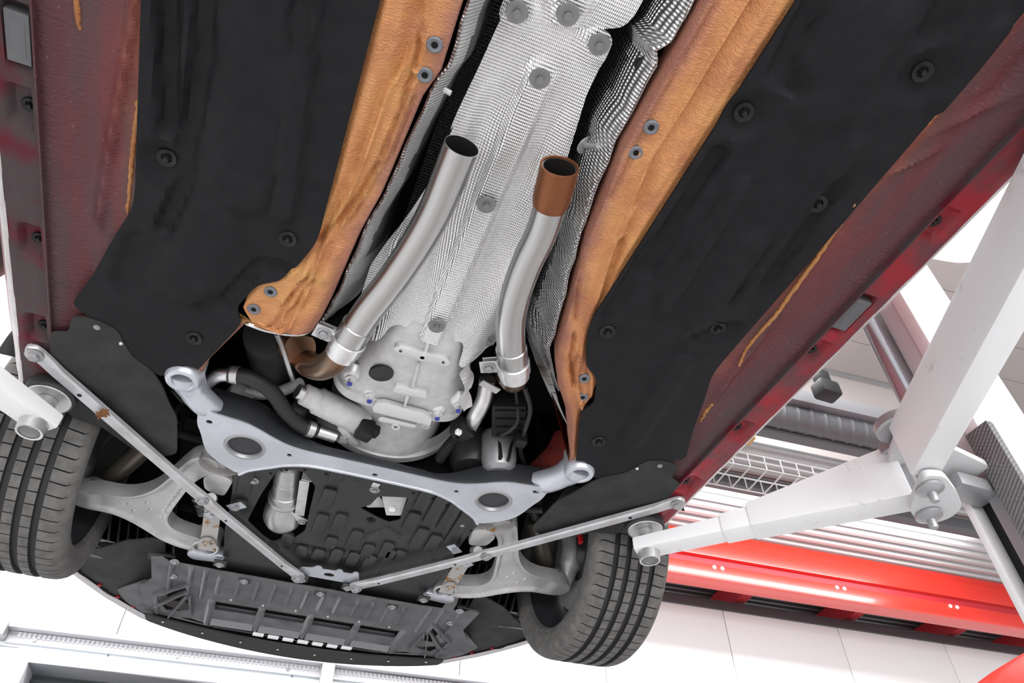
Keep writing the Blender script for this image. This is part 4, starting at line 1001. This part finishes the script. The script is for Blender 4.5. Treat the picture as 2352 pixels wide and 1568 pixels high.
pads = [(-.298, 1.665, 1.80), (-.298, 1.83, 1.90), (-.085, 1.57, 1.66), (-.085, 1.69, 1.79), (-.035, 1.57, 1.63), (.155, 1.59, 1.70), (.155, 1.72, 1.82), (.20, 1.60, 1.76), (.20, 1.79, 1.90), (.245, 1.62, 1.78), (.245, 1.81, 1.90), (.288, 1.66, 1.84),
        (-.078, 1.82, 1.93), (-.03, 1.80, 1.90), (-.03, 1.93, 1.985), (.03, 1.87, 1.97), (.08, 1.93, 2.0), (.13, 1.90, 1.98), (.175, 1.93, 1.985)]
for x0 in (-.15, -.10, -.05, .0, .05, .10, .15):
    y1 = min(2.065, yb_(x0 + (.018 if x0 > 0 else -.018)) - .02); pads.append((x0, y1 - (.055 if x0 < 0 else .075), y1))
for x0, y0, y1 in pads:
    mb = MB(); mb.prism(rounded([(x0 - .017, y0), (x0 + .017, y0), (x0 + .017, y1), (x0 - .017, y1)], .006, 2), .015, .028); build('raised_pad', mb, M_PLAST, etr, bevel=.003)
for px, py in ((583, 1102), (861, 1123), (1062, 1201)):
    x, y = K(px, py, .024); place('bolt', ME_BOLT, x, y, et_h(x, y) - .002, etr, scale=.9, label='bright bolt')
for px, py in ((552, 1106), (622, 1087), (658, 1079), (700, 1079), (749, 1088), (950, 1132), (994, 1145), (1026, 1160), (1048, 1178), (1082, 1214)):
    x, y = K(px, py, .024); mb = MB(); mb.lathe([(0, -.0008), (.0045, -.0008), (.0045, .001)], Matrix.Translation((x, y, et_h(x, y))), 10); build('hole', mb, M_DARK, etr)
x, y = K(852, 1193, .024); mb = MB(); mb.lathe([(.0, -.0008), (.012, -.0008), (.012, .001)], Matrix.Translation((x, y, et_h(x, y))) @ Matrix.Diagonal((1.1, .9, 1, 1)), 20); mb.box((x, y, et_h(x, y) - .002), (.005, .022, .004)); build('drain_hole', mb, M_DARK, etr)
mb = MB(); c = K3(863, 1112, .02); mb.box(c, (.020, .022, .008), Matrix.Rotation(.1, 3, 'Z')); build('spring_clip', mb, M_ALU, etr, bevel=.002)
# pump behind the left cut-out
a, b2 = Vector((-.206, 1.690, .075)), Vector((-.178, 1.945, .070)); d = b2 - a
mb = MB(); prof = [(0, .020), (.012, .026), (.03, .022), (.05, .030), (.12, .034), (.30, .034), (.31, .036), (.52, .036), (.53, .040), (.66, .040), (.68, .043), (.72, .040), (.86, .052), (1.0, .056), (1.08, .050), (1.16, .030), (1.2, .0)]
mb.tube([a + d * t for t, r in prof], [max(r, .001) for t, r in prof], 32)
pu = build('pump', mb, M_PUMP, car, sharp=30, label='silver cylindrical pump seen through the left undertray cut-out')
mb = MB(); mb.tube([a - d * .02, a + d * .01], .013, 20); build('port', mb, M_DARKG, pu)
mb = MB(); mb.tube([a + d * (.62), a + d * .66], .046, 28); build('clamp_ring', mb, M_ZINC, pu)
mb = MB(); c = a + d * .33; mb.box((-.146, 1.795, .040), (.026, .17, .004), Matrix.Rotation(-.10, 3, 'Z')); mb.box((-.150, 1.705, .058), (.028, .004, .04)); mb.box((-.142, 1.895, .040), (.06, .024, .004), Matrix.Rotation(.5, 3, 'Z')); build('strap', mb, M_CAST, pu, bevel=.0015)
place('bolt', ME_BOLTS, -.125, 1.908, .036, pu)
# bracket behind the right cut-out
mb = MB(); mb.hexa([(.045, 1.69, .045), (.12, 1.675, .05), (.125, 1.765, .030), (.085, 1.775, .028), (.045, 1.69, .049), (.12, 1.675, .054), (.125, 1.765, .034), (.085, 1.775, .032)])
mb.hexa([(.008, 1.745, .030), (.045, 1.72, .05), (.09, 1.775, .055), (.03, 1.765, .034), (.008, 1.745, .033), (.045, 1.72, .053), (.09, 1.775, .058), (.03, 1.765, .037)])
eb = build('engine_bracket', mb, M_CAST, car, bevel=.001, label='small cast bracket seen through the right undertray cut-out')
c = K3(901, 1170, .03); mb = MB(); mb.lathe([(0, -.002), (.009, -.0015), (.010, .002), (.010, .006)], Matrix.Translation(c), 20); build('white_cap', mb, M_WALL, eb)
mb = MB(); mb.box((-.17, 1.85, .17), (.3, .42, .02)); mb.box((.06, 1.74, .14), (.3, .3, .02)); build('engine_sump', mb, M_DARK, car, bevel=.01)

# ---- front splash panel with cooling openings
def spl_edge(x): return 2.560 - .18 * max(0, abs(x) - .30)
so = [(-.500, 2.165), (-.470, 2.155), (-.45, 2.175), (-.30, 2.18), (.30, 2.18), (.45, 2.175), (.470, 2.155), (.500, 2.165), (.492, 2.30), (.525, 2.36), (.515, 2.43), (.505, 2.48), (.468, 2.542), (.430, 2.545), (.36, 2.535), (.32, 2.552), (0, 2.560), (-.32, 2.552), (-.36, 2.535), (-.430, 2.545), (-.468, 2.542), (-.505, 2.48), (-.515, 2.43), (-.525, 2.36), (-.492, 2.30)]
opn = [[(c - .066, 2.392), (c + .066, 2.392), (c + .064, 2.452), (c - .064, 2.452)] for c in (-.232, -.078, .078, .232)]
fan = []
for s in (-1, 1):
    for q in ([(366, 1371), (428, 1348), (433, 1354), (374, 1381)], [(372, 1391), (424, 1363), (429, 1370), (404, 1402), (382, 1402)], [(404, 1404), (431, 1376), (434, 1400)]):
        q = [(abs(a), b) for a, b in KL(q, -.013)]
        fan.append([(s * x, y) for x, y in q])
fan_r = [(a, b) for a, b in (((352, 1363), (440, 1337)), ((355, 1388), (432, 1354)), ((388, 1412), (428, 1364)), ((438, 1366), (441, 1412)))]
sr_ = [(x, 2.215, x, 2.325, .0055, -.010) for x in (-.30, -.245, -.19, -.14, -.09, -.04, .01, .06, .115, .165, .215, .265)]
sr_ += [(s * x, 2.19, s * x, 2.36, .007, -.009) for s in (-1, 1) for x in (.345, .385, .44)]
sr_ += [(s * x, 2.385, s * x, 2.55, .010, -.008) for s in (-1, 1) for x in (.0, .155, .31)]
fs = ribs_fn(-.012, sr_)
spn = sheet('splash_panel', so, lambda x, y: fs(x, y) + .004 * sst(2.33, 2.37, y) * sst(.31, .30, abs(x)), (.0045, .009), .003, M_PLASTG, car, opn + fan, sharp=40, label='grey-black ribbed front splash panel with four cooling openings')
for s in (-1, 1):
    for x, y in ((.391 * 1.08, 2.005 * 1.08), (.39 * 1.08, 2.09 * 1.08)): place('bolt', ME_BOLT, s * x + s * .012, y, -.015, spn, scale=.85, label='bright bolt')
for px, py in ((505, 1295), (561, 1333), (693, 1330), (736, 1362), (798, 1349), (901, 1392), (973, 1376)):
    x, y = K(px, py, -.013); place('bolt', ME_BOLT, x, y, -.016, spn, scale=.8, label='bright bolt')
    mb = MB(); mb.box((x, y, -.011), (.036, .034, .006)); build('bolt_recess', mb, M_PLAST, spn, bevel=.002)
for px, py in ((530, 1378), (604, 1391), (679, 1403), (753, 1416), (825, 1428), (894, 1440)):
    x, y = K(px, py, -.010); place('rivet', ME_RIVET, x, y, -.009, spn)
for (qa, qb) in fan_r:
    a_, b_ = K(*qa, -.016), K(*qb, -.016)
    for s in (-1, 1):
        A, B_ = Vector((s * abs(a_[0]), a_[1], -.019)), Vector((s * abs(b_[0]), b_[1], -.019)); d = B_ - A
        mb = MB(); mb.box((A + B_) / 2, (d.length, .0045, .018), Matrix.Rotation(math.atan2(d.y, d.x), 3, 'Z')); build('corner_fin', mb, M_PLASTG, spn, bevel=.001)
for s in (-1, 1):
    c = [(s * abs(a), b) for a, b in KL([(352, 1366), (362, 1366), (364, 1406), (356, 1408)], -.014)]
    mb = MB(); mb.prism(c, -.018, -.010); build('corner_rim', mb, M_PLASTG, spn, bevel=.001)
mbr = MB()
for c in (-.232, -.078, .078, .232):
    for k in range(6): mbr.box((c, 2.395 + k * .0115, .012 + k * .002), (.14, .004, .012))
build('radiator_slats', mbr, mat('radiator_black', (.05, .046, .036), .45), spn)['kind'] = 'stuff'
mb = MB(); mb.box((0, 2.42, .04), (.9, .22, .01)); build('radiator', mb, M_DARK, spn)
for c in (-.232, -.078, .078, .232):
    mb = MB(); mb.hexa([(c - .064, 2.452, .008), (c + .064, 2.452, .008), (c + .068, 2.552, -.016), (c - .068, 2.552, -.016), (c - .064, 2.455, .011), (c + .064, 2.455, .011), (c + .068, 2.555, -.012), (c - .068, 2.555, -.012)]); build('air_ramp', mb, M_RAMP, spn)
# white backed gaps between panel and lip
for k in range(7):
    x = -.14 + k * .05; mb = MB(); mb.box((x, 2.582 - .25 * x * x, -.012), (.036, .026, .004)); build('grille_slat', mb, M_WALL, spn, bevel=.001)
# ---- front lip and bumper edge
lo_ = [(x, 2.680 - .50 * x * x) for x in [-.49 + .98 * i / 24 for i in range(25)]]
li_ = [(x, 2.597 - .30 * x * x) for x in [.500 - 1.0 * i / 24 for i in range(25)]]
lp = sheet('front_lip', rounded(lo_ + li_, .012, 3), lambda x, y: -.032 + .006 * sst(.06, .0, y - (2.597 - .3 * x * x)), (.02, .012), .006, M_RUBBER, car, label='black front lip spoiler')
for i in range(8):
    x = -.44 + .88 * i / 7; place('rivet', ME_RIVET, x, 2.63 - .42 * x * x, -.031, lp, scale=.9)
def bump_y(x): return lerp_tab([(0, 2.70), (.30, 2.69), (.45, 2.655), (.512, 2.622), (.56, 2.575), (.623, 2.510), (.68, 2.44), (.733, 2.366), (.80, 2.26), (.86, 2.15)], abs(x))
mb = MB(); rows = []
for i in range(81):
    x = -.86 + 1.72 * i / 80; y = bump_y(x); k = 1 - .02 / max(.3, math.hypot(x, y - 1.6))
    q = Vector((x, y - 1.6)); 
    rows.append([(x * .965, 1.6 + (y - 1.6) * .955, .02), (x * .975, 1.6 + (y - 1.6) * .97, .0), (x * .99, 1.6 + (y - 1.6) * .99, -.004), (x, y, .0), (x * 1.01, 1.6 + (y - 1.6) * 1.012, .012), (x * 1.03, 1.6 + (y - 1.6) * 1.03, .08), (x * 1.03, 1.6 + (y - 1.6) * 1.03, .3)])
mb.grid(rows); build('bumper', mb, mat('bumper_gleam', (.50, .48, .50), .35, coat=.4), car, sharp=60, label='lower edge of the front bumper, painted pale for its reflection')  # pale tone paints the bright reflection on the body edge
mb = MB(); mb.grid([[(x * .968, 1.6 + (bump_y(x) - 1.6) * .958, h) for h in (-.006, .03)] + [(x * .93, 1.6 + (bump_y(x) - 1.6) * .925, h) for h in (.03,)] for x in [-.80 + 1.6 * i / 60 for i in range(61)]]); build('bumper_gap', mb, M_CLIP, car)
for s in (-1, 1):
    bb = car
    for x in (.56, .61, .665):
        y = bump_y(x); mb = MB(); mb.box((s * x * .962, 1.6 + (y - 1.6) * .952, -.004), (.012, .010, .006), Matrix.Rotation(s * .8, 3, 'Z')); build('red_tab', mb, M_RED, car)
# ---- front liners beside the splash panel, inner wheel arches, louvres
for s in (-1, 1):
    ol = [(s * x, y) for x, y in ((.475, 2.13), (.56, 2.12), (.64, 2.20), (.72, 2.27), (.775, 2.26), (.73, 2.36), (.672, 2.43), (.61, 2.495), (.545, 2.56), (.50, 2.59), (.47, 2.55), (.48, 2.30))]
    fl = sheet('front_liner', rounded(ol, .015, 3), lambda x, y: .006 + .02 * sst(.56, .50, abs(x)) * sst(2.40, 2.34, y) + .003 * noise.noise((x * 14, y * 14, 2)) - .006 * sst(2.38, 2.42, y - (abs(x) - .5) * -.3), .02, .004, M_FLAP, car, sharp=40, label='black wheel arch liner ahead of the %s front wheel' % ('right' if s > 0 else 'left'))
    pq = [(s * abs(a), b) for a, b in KL([(268, 1352), (338, 1330), (346, 1385), (354, 1410), (330, 1406), (290, 1381)], -.004)]
    mb = MB(); mb.prism(rounded(pq, .012), -.006, -.002); build('liner_panel', mb, M_PLASTG, fl)
    for x, y in ((.69, 2.36), (.60, 2.30)):
        mb = MB(); mb.lathe([(0, -.001), (.006, -.001), (.006, .002)], Matrix.Translation((s * x, y, .008)), 10); build('hole', mb, M_DARK, fl)
    mb = MB(); mb.hexa([(s * .70, 2.215, .012), (s * .60, 2.235, .012), (s * .60, 2.27, .004), (s * .70, 2.26, .004), (s * .70, 2.2, .04), (s * .60, 2.22, .04), (s * .60, 2.28, .03), (s * .70, 2.27, .03)]); build('liner_step', mb, M_PLASTG, fl, bevel=.006)
    for k in range(8):
        x = .47 + k * .026
        mb = MB(); mb.box((s * x, 2.235 + .0 * k, .115), (.006, .035, .17), Matrix.Rotation(s * .25, 3, 'Y')); build('louvre_slat', mb, M_PLASTG, fl, bevel=.002)
    
    for hh in (.028, .205):
        mb = MB(); mb.box((s * .56, 2.235, hh), (.24, .04, .014)); build('louvre_frame', mb, M_PLAST, fl, bevel=.004)
    mb = MB(); rows = []
    for i in range(29):
        a = PI * (-.03 + 1.06 * i / 28)
        rows.append([(s * x, 1.90 + .40 * math.cos(a), .10 + .40 * math.sin(a)) for x in (.47, .60, .75, .88)])
    mb.grid(rows)
    build('arch_liner', mb, M_DARK, car, label='black inner wheel arch')

# ---- wheels
def tyre_mesh():
    dark = []
    R0 = .326
    half = []          # (radius, z, kind) across the tread; kind 1 = shoulder block, 2 = inner rib, 0 = none
    prof = [(.236, -.100, 0), (.243, -.111, 0), (.256, -.116, 0), (.262, -.119, 0), (.268, -.119, 0), (.285, -.1225, 0), (.300, -.1215, 0), (.310, -.117, 0), (.3165, -.110, 0), (.3205, -.102, 1), (.3235, -.092, 1), (.3248, -.080, 1), (.3252, -.0665, 1)]
    for g in (-.058, -.0195, .0195, .058):
        prof += [(.3255, g - .0085, 2), (.3155, g - .0072, 3), (.3155, g + .0072, 3), (.3255, g + .0085, 2)]
        if g < .05: prof += [(.3258, g + .0192, 2)]
    prof += [(.3252, .0715, 1), (.3248, .080, 1), (.3235, .092, 1), (.3205, .102, 1), (.3165, .110, 0), (.310, .117, 0), (.300, .1215, 0), (.285, .1225, 0), (.268, .119, 0), (.256, .116, 0), (.243, .111, 0), (.236, .100, 0)]
    ns = 66; mb = MB(); rings = []
    for k in range(ns):
        for j, fr in enumerate((0., .45, .50, .55)):
            a = 2 * PI * (k + fr) / ns
            ring = []
            for i, (r, z, kd) in enumerate(prof):
                rr = r; aa = a
                if kd == 1: 
                    aa = a + .10 * (abs(z) - .065) * (1 if z > 0 else -1) * 4
                    if j == 2: rr -= .0075
                if kd == 2 and j == 2: rr -= .004
                ring.append((z, rr * math.cos(aa), rr * math.sin(aa)))
            rings.append(ring)
    n = len(prof); nr = len(rings); vs = [p for r in rings for p in r]; fs = []
    for j in range(nr):
        for i in range(n - 1):
            a = j * n + i; b_ = ((j + 1) % nr) * n + i
            fs.append((a, a + 1, b_ + 1, b_))
            k0, k1, jj = prof[i][2], prof[i + 1][2], j % 4
            dark.append(3 in (k0, k1) or (jj in (1, 2) and (k0 in (1, 2)) and (k1 in (1, 2))))
    mb.add(vs, fs); return mb, dark
_mb, _dark = tyre_mesh()
ME_TYRE = meshdata('tyre', _mb, M_TYRE, 30)
ME_TYRE.materials.append(M_TYREG)
for p_, dk in zip(ME_TYRE.polygons, _dark): p_.material_index = 1 if dk else 0
AX = Matrix(((0, 0, 1, 0), (1, 0, 0, 0), (0, 1, 0, 0), (0, 0, 0, 1)))   # lathe axis -> x, + = outboard
def wheel(s):
    ctr = Vector((s * .768, 1.905, .118)); MX = Matrix.Translation(ctr) @ Matrix.Diagonal((s, 1, 1, 1))
    cam_ = Matrix.Rotation(s * math.radians(-1.0), 4, 'Y')
    e = bpy.data.objects.new('wheel', None); COL.objects.link(e); e.parent = car; e.matrix_parent_inverse = WORLD['car'].inverted(); WORLD[e.name] = Matrix()
    e['label'] = 'front wheel with grooved black tyre, %s side' % ('right' if s > 0 else 'left')
    inst('tyre', ME_TYRE, Matrix.Translation(ctr) @ cam_, e)
    F = Matrix.Translation(ctr) @ cam_ @ Matrix.Diagonal((s, 1, 1, 1)) @ AX
    mb = MB(); mb.lathe([(.250, -.108), (.250, -.102), (.240, -.098), (.236, -.088), (.232, -.08), (.228, -.06), (.216, -.045), (.212, .0), (.214, .06), (.222, .085), (.236, .095), (.248, .104)], F, 72); build('rim_barrel', mb, M_RIM, e)
    mb = MB()
    for k in range(10):
        a = 2 * PI * k / 10
        for da in (-.09, .09):
            A, B_ = Vector((.05 * math.cos(a), .05 * math.sin(a), .05)), Vector((.215 * math.cos(a + da), .215 * math.sin(a + da), .075))
            u = (B_ - A).normalized(); n_ = Vector((-u.y, u.x, 0)).normalized(); t_ = Vector((0, 0, .012))
            mb.hexa([F @ q for q in (A - n_ * .010 - t_, A + n_ * .010 - t_, B_ + n_ * .008 - t_, B_ - n_ * .008 - t_, A - n_ * .010 + t_, A + n_ * .010 + t_, B_ + n_ * .008 + t_, B_ - n_ * .008 + t_)])
    mb.lathe([(.0, .035), (.07, .035), (.075, .05), (.07, .07), (.0, .075)], F, 36)
    build('spokes', mb, M_RIMG, e)
    mb = MB(); mb.lathe([(.09, -.028), (.178, -.028), (.178, -.002), (.09, -.002), (.09, -.028)], F, 60); build('brake_disc', mb, M_GREYM, e)
    mb = MB(); mb.lathe([(.0, -.05), (.045, -.05), (.055, -.03), (.085, -.02), (.085, .03)], F, 36); build('hub', mb, M_DARKG, e)
    return e
wheel(1); wheel(-1)
for s in (-1, 1):
    # knuckle, damper and brake parts seen beside the wheel
    mb = MB(); mb.tube(spline([(s * .70, 1.955, .03), (s * .715, 1.93, .07), (s * .72, 1.905, .12), (s * .70, 1.89, .22)], 5), [.030] * 6 + [.036] * 5 + [.03] * 5, 18)
    kn = build('steering_knuckle', mb, M_ARM if s > 0 else M_DARKG, car, label='steering knuckle of the %s front wheel' % ('right' if s > 0 else 'left'))
    mb = MB(); mb.lathe([(0, -.012), (.010, -.012), (.010, -.004), (.022, -.002), (.026, .004), (.022, .02)], Matrix.Translation((s * .672, 1.935, .035)), 20); build('ball_joint', mb, M_BOLT, kn)
    a, b2 = Vector((s * .648, 1.962, .085)), Vector((s * .560, 1.825, .150)); d = b2 - a
    mb = MB(); mb.tube([a - d * .03, a, a + d * .02, b2, b2 + d * .02], [.020, .026, .029, .029, .024], 26); dm = build('damper', mb, M_BRONZE, car, label='bronze coloured damper tube, %s side' % ('right' if s > 0 else 'left'))
    mb = MB(); mb.tube([b2, b2 + d * .5], .014, 14); build('damper_rod', mb, M_DARKG, dm)
    mb = MB(); mb.tube(spline([(s * .62, 1.55, .10), (s * .56, 1.62, .08), (s * .50, 1.70, .10), (s * .40, 1.74, .12), (s * .1, 1.75, .12)], 6), .012, 12); build('stabiliser_bar', mb, M_DARKG, car)
    mb = MB(); mb.tube(spline([(s * .66, 1.80, .12), (s * .60, 1.74, .11), (s * .52, 1.70, .14), (s * .50, 1.64, .25)], 6), .007, 10); build('brake_hose', mb, M_RUBBER, car)
mb = MB(); mb.box((.684, 1.775, .105), (.012, .022, .075)); build('caliper', mb, mat('red_caliper', (.55, .01, .015), .4), car, bevel=.006, label='bright red brake caliper edge by the right wheel')

# ---- engine bay: dark surroundings and what hangs in it
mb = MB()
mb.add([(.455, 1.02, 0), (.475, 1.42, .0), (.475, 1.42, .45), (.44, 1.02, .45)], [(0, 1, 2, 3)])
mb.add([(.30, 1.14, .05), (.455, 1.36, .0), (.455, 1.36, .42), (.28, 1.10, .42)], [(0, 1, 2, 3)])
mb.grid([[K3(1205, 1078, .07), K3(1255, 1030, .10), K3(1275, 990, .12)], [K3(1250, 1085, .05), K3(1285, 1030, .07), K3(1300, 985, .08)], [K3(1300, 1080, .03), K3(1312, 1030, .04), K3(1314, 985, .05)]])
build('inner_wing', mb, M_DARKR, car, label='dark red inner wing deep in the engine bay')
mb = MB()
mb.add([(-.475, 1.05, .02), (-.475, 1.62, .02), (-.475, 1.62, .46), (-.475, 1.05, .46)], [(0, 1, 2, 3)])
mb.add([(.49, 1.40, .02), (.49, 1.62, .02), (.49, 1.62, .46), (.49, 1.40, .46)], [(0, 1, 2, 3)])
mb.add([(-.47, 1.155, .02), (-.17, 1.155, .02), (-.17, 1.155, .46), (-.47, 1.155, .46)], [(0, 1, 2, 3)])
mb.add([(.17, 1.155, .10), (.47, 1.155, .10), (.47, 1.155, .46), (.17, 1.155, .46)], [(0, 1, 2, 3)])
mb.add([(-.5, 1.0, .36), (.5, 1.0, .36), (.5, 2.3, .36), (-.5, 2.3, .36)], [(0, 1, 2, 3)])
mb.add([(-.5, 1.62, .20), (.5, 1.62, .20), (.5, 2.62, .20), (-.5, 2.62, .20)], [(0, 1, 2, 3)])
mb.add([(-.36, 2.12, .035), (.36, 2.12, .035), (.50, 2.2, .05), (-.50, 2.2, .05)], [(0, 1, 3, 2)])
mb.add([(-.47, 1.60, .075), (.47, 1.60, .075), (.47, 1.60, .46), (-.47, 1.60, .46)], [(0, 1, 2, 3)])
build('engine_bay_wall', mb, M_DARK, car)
mb = MB(); mb.tube([K3(610, 770, .12), K3(620, 800, .16), K3(635, 850, .2)], [.05, .055, .055], 24); build('catalyst', mb, M_DARKG, car, label='dark catalyst can in the left of the engine bay')
mb = MB(); pp = spline([K3(690, 800, .08), K3(672, 790, .12), K3(662, 800, .18)], 8); mb.tube(pp, [.036 + (.003 if i % 2 else 0) for i in range(len(pp))], 22); build('flex_joint', mb, M_COPPER, car)
mb = MB(); mb.tube(spline([K3(635, 765, .03), K3(650, 800, .05), K3(665, 850, .06), K3(672, 870, .07)], 6), .006, 10); build('sensor_pipe', mb, M_ALU, car)
mb = MB(); mb.tube(spline([K3(560, 900, .10), K3(600, 905, .11), K3(640, 900, .12), K3(690, 880, .11)], 6), .014, 12); build('gear_linkage', mb, M_CAST, car)
mb = MB(); mb.box(K3(548, 912, .09), (.06, .05, .05), Matrix.Rotation(.3, 3, 'Z')); build('engine_mount', mb, M_CAST, car, bevel=.01)
mb = MB(); mb.box(K3(720, 930, .10), (.05, .10, .05), Matrix.Rotation(.6, 3, 'Z')); mb.tube([K3(690, 930, .06), K3(683, 960, .07)], .02, 16); build('sensor', mb, M_CLIP, car, bevel=.006)
mb = MB(); c = K3(1168, 945, .12); mb.box(c, (.085, .12, .07), Matrix.Rotation(-.35, 3, 'Z'))
for k in range(4): mb.box(c + Vector((-.01 + .012 * k, -.045 + .03 * k, -.037)), (.08, .006, .008), Matrix.Rotation(-.35, 3, 'Z'))
build('actuator', mb, M_CLIP, car, bevel=.008, label='black ribbed actuator right of the gearbox')
c = K3(1146, 1050, .075); mb = MB(); mb.lathe([(0, -.04), (.03, -.04), (.042, -.03), (.046, -.01), (.046, .06), (.04, .07)], frame(c, (-.1, -.25, 1)), 30); mo = build('motor', mb, M_GREYM, car, label='grey round motor with black straps behind the subframe')
for da in (-.016, .016):
    mb = MB(); mb.box(c + Vector((da, -.040, .01)), (.008, .016, .09), Matrix.Rotation(da * 8, 3, 'Y')); build('strap', mb, M_CLIP, mo, bevel=.002)
pp = spline([K3(1010, 1055, .07), K3(1025, 1030, .07), K3(1048, 1003, .08)], 12); mb = MB(); mb.tube(pp, [.012 + (.0025 if i % 2 else 0) for i in range(len(pp))], 14); build('corrugated_hose', mb, M_CLIP, car, label='black corrugated hose beside the gearbox')
mb = MB(); mb.box(K3(1062, 985, .07), (.05, .045, .04), Matrix.Rotation(.5, 3, 'Z')); mb.box(K3(1050, 998, .06), (.025, .02, .02), Matrix.Rotation(.4, 3, 'Z')); build('plug_block', mb, M_CLIP, car, bevel=.006)
mb = MB(); mb.box(K3(1053, 992, .045), (.014, .012, .012), Matrix.Rotation(.3, 3, 'Z')); build('plug_latch', mb, M_WALL, car, bevel=.002)
mb = MB(); mb.tube(spline([K3(1120, 870, .10), K3(1112, 915, .09), K3(1095, 950, .08), K3(1078, 980, .085)], 6), .020, 16); build('vent_pipe', mb, M_ALU, car, label='bright curved pipe right of the gearbox')
mb = MB(); mb.box(K3(1125, 888, .05), (.05, .018, .004), Matrix.Rotation(.3, 3, 'Z')); build('pipe_bracket', mb, M_ZINC, car)
c = K3(1085, 1045, .13); mb = MB(); mb.lathe([(0, -.05), (.05, -.048), (.062, -.03), (.065, .05)], Matrix.Translation(c), 30); build('heat_can', mb, M_DARKG, car)
mb = MB(); mb.tube(spline([K3(1205, 890, .06), K3(1218, 940, .06), K3(1205, 990, .06), K3(1195, 1030, .08), K3(1205, 1070, .08)], 6), .006, 10); build('cable', mb, M_RUBBER, car)
mb = MB(); mb.tube(spline([K3(1150, 1000, .06), K3(1175, 985, .05), K3(1190, 960, .07), K3(1185, 900, .12)], 6), .005, 10); build('cable', mb, M_RUBBER, car)
mb = MB(); mb.box(K3(1195, 1010, .06), (.03, .03, .03)); build('cable_plug', mb, M_CLIP, car, bevel=.004)
mb = MB(); a = K3(1255, 840, .02); mb.grid([[K3(1210, 770, .03), K3(1255, 835, .02)], [K3(1230, 830, .06), K3(1262, 850, .02)], [K3(1260, 900, .08), K3(1285, 930, .02)], [K3(1300, 960, .05), K3(1308, 985, .02)]]); build('front_shield', mb, M_EMBD, car, label='dimpled shield corner right of the right pipe')
mb = MB(); mb.tube(spline([(-.43, 1.47, .05), (-.47, 1.50, .06), (-.50, 1.48, .07)], 5), .018, 14); mb.tube(spline([(-.44, 1.43, .06), (-.48, 1.44, .07), (-.52, 1.43, .09)], 5), .015, 14); build('bar_bracket', mb, M_ALU, car)

# something dark and rounded beyond the left sill
mb = MB(); c = Vector((-1.66, 2.50, 3.45)); mb.lathe([(0, -.14), (.10, -.13), (.17, -.09), (.20, 0), (.20, .2), (.0, .22)], frame(c, (.2, .1, 1)), 30)
tag(build('black_housing', mb, M_CLIP, None, False), 'black rounded housing peeking out beyond the left sill', 'housing')

# dry leaf caught on the left brace
c = Vector(K3(236, 948, -.028)); mb = MB(); lf = [(0, -.020), (.008, -.012), (.013, -.014), (.010, -.004), (.016, .004), (.008, .006), (.009, .016), (.0, .010), (-.008, .017), (-.007, .006), (-.014, .003), (-.009, -.005), (-.012, -.013), (-.006, -.011)]
mb.prism([(c.x + x, c.y + y) for x, y in lf], lambda x, y: -.032 + .006 * math.sin(180 * (x - c.x)), lambda x, y: -.0305 + .006 * math.sin(180 * (x - c.x)))
tag(build('dry_leaf', mb, mat('brown_leaf', (.22, .085, .02), .7, col2=(.14, .05, .015), vs=60), None), 'small dry brown leaf stuck on the left diagonal brace', 'leaf')
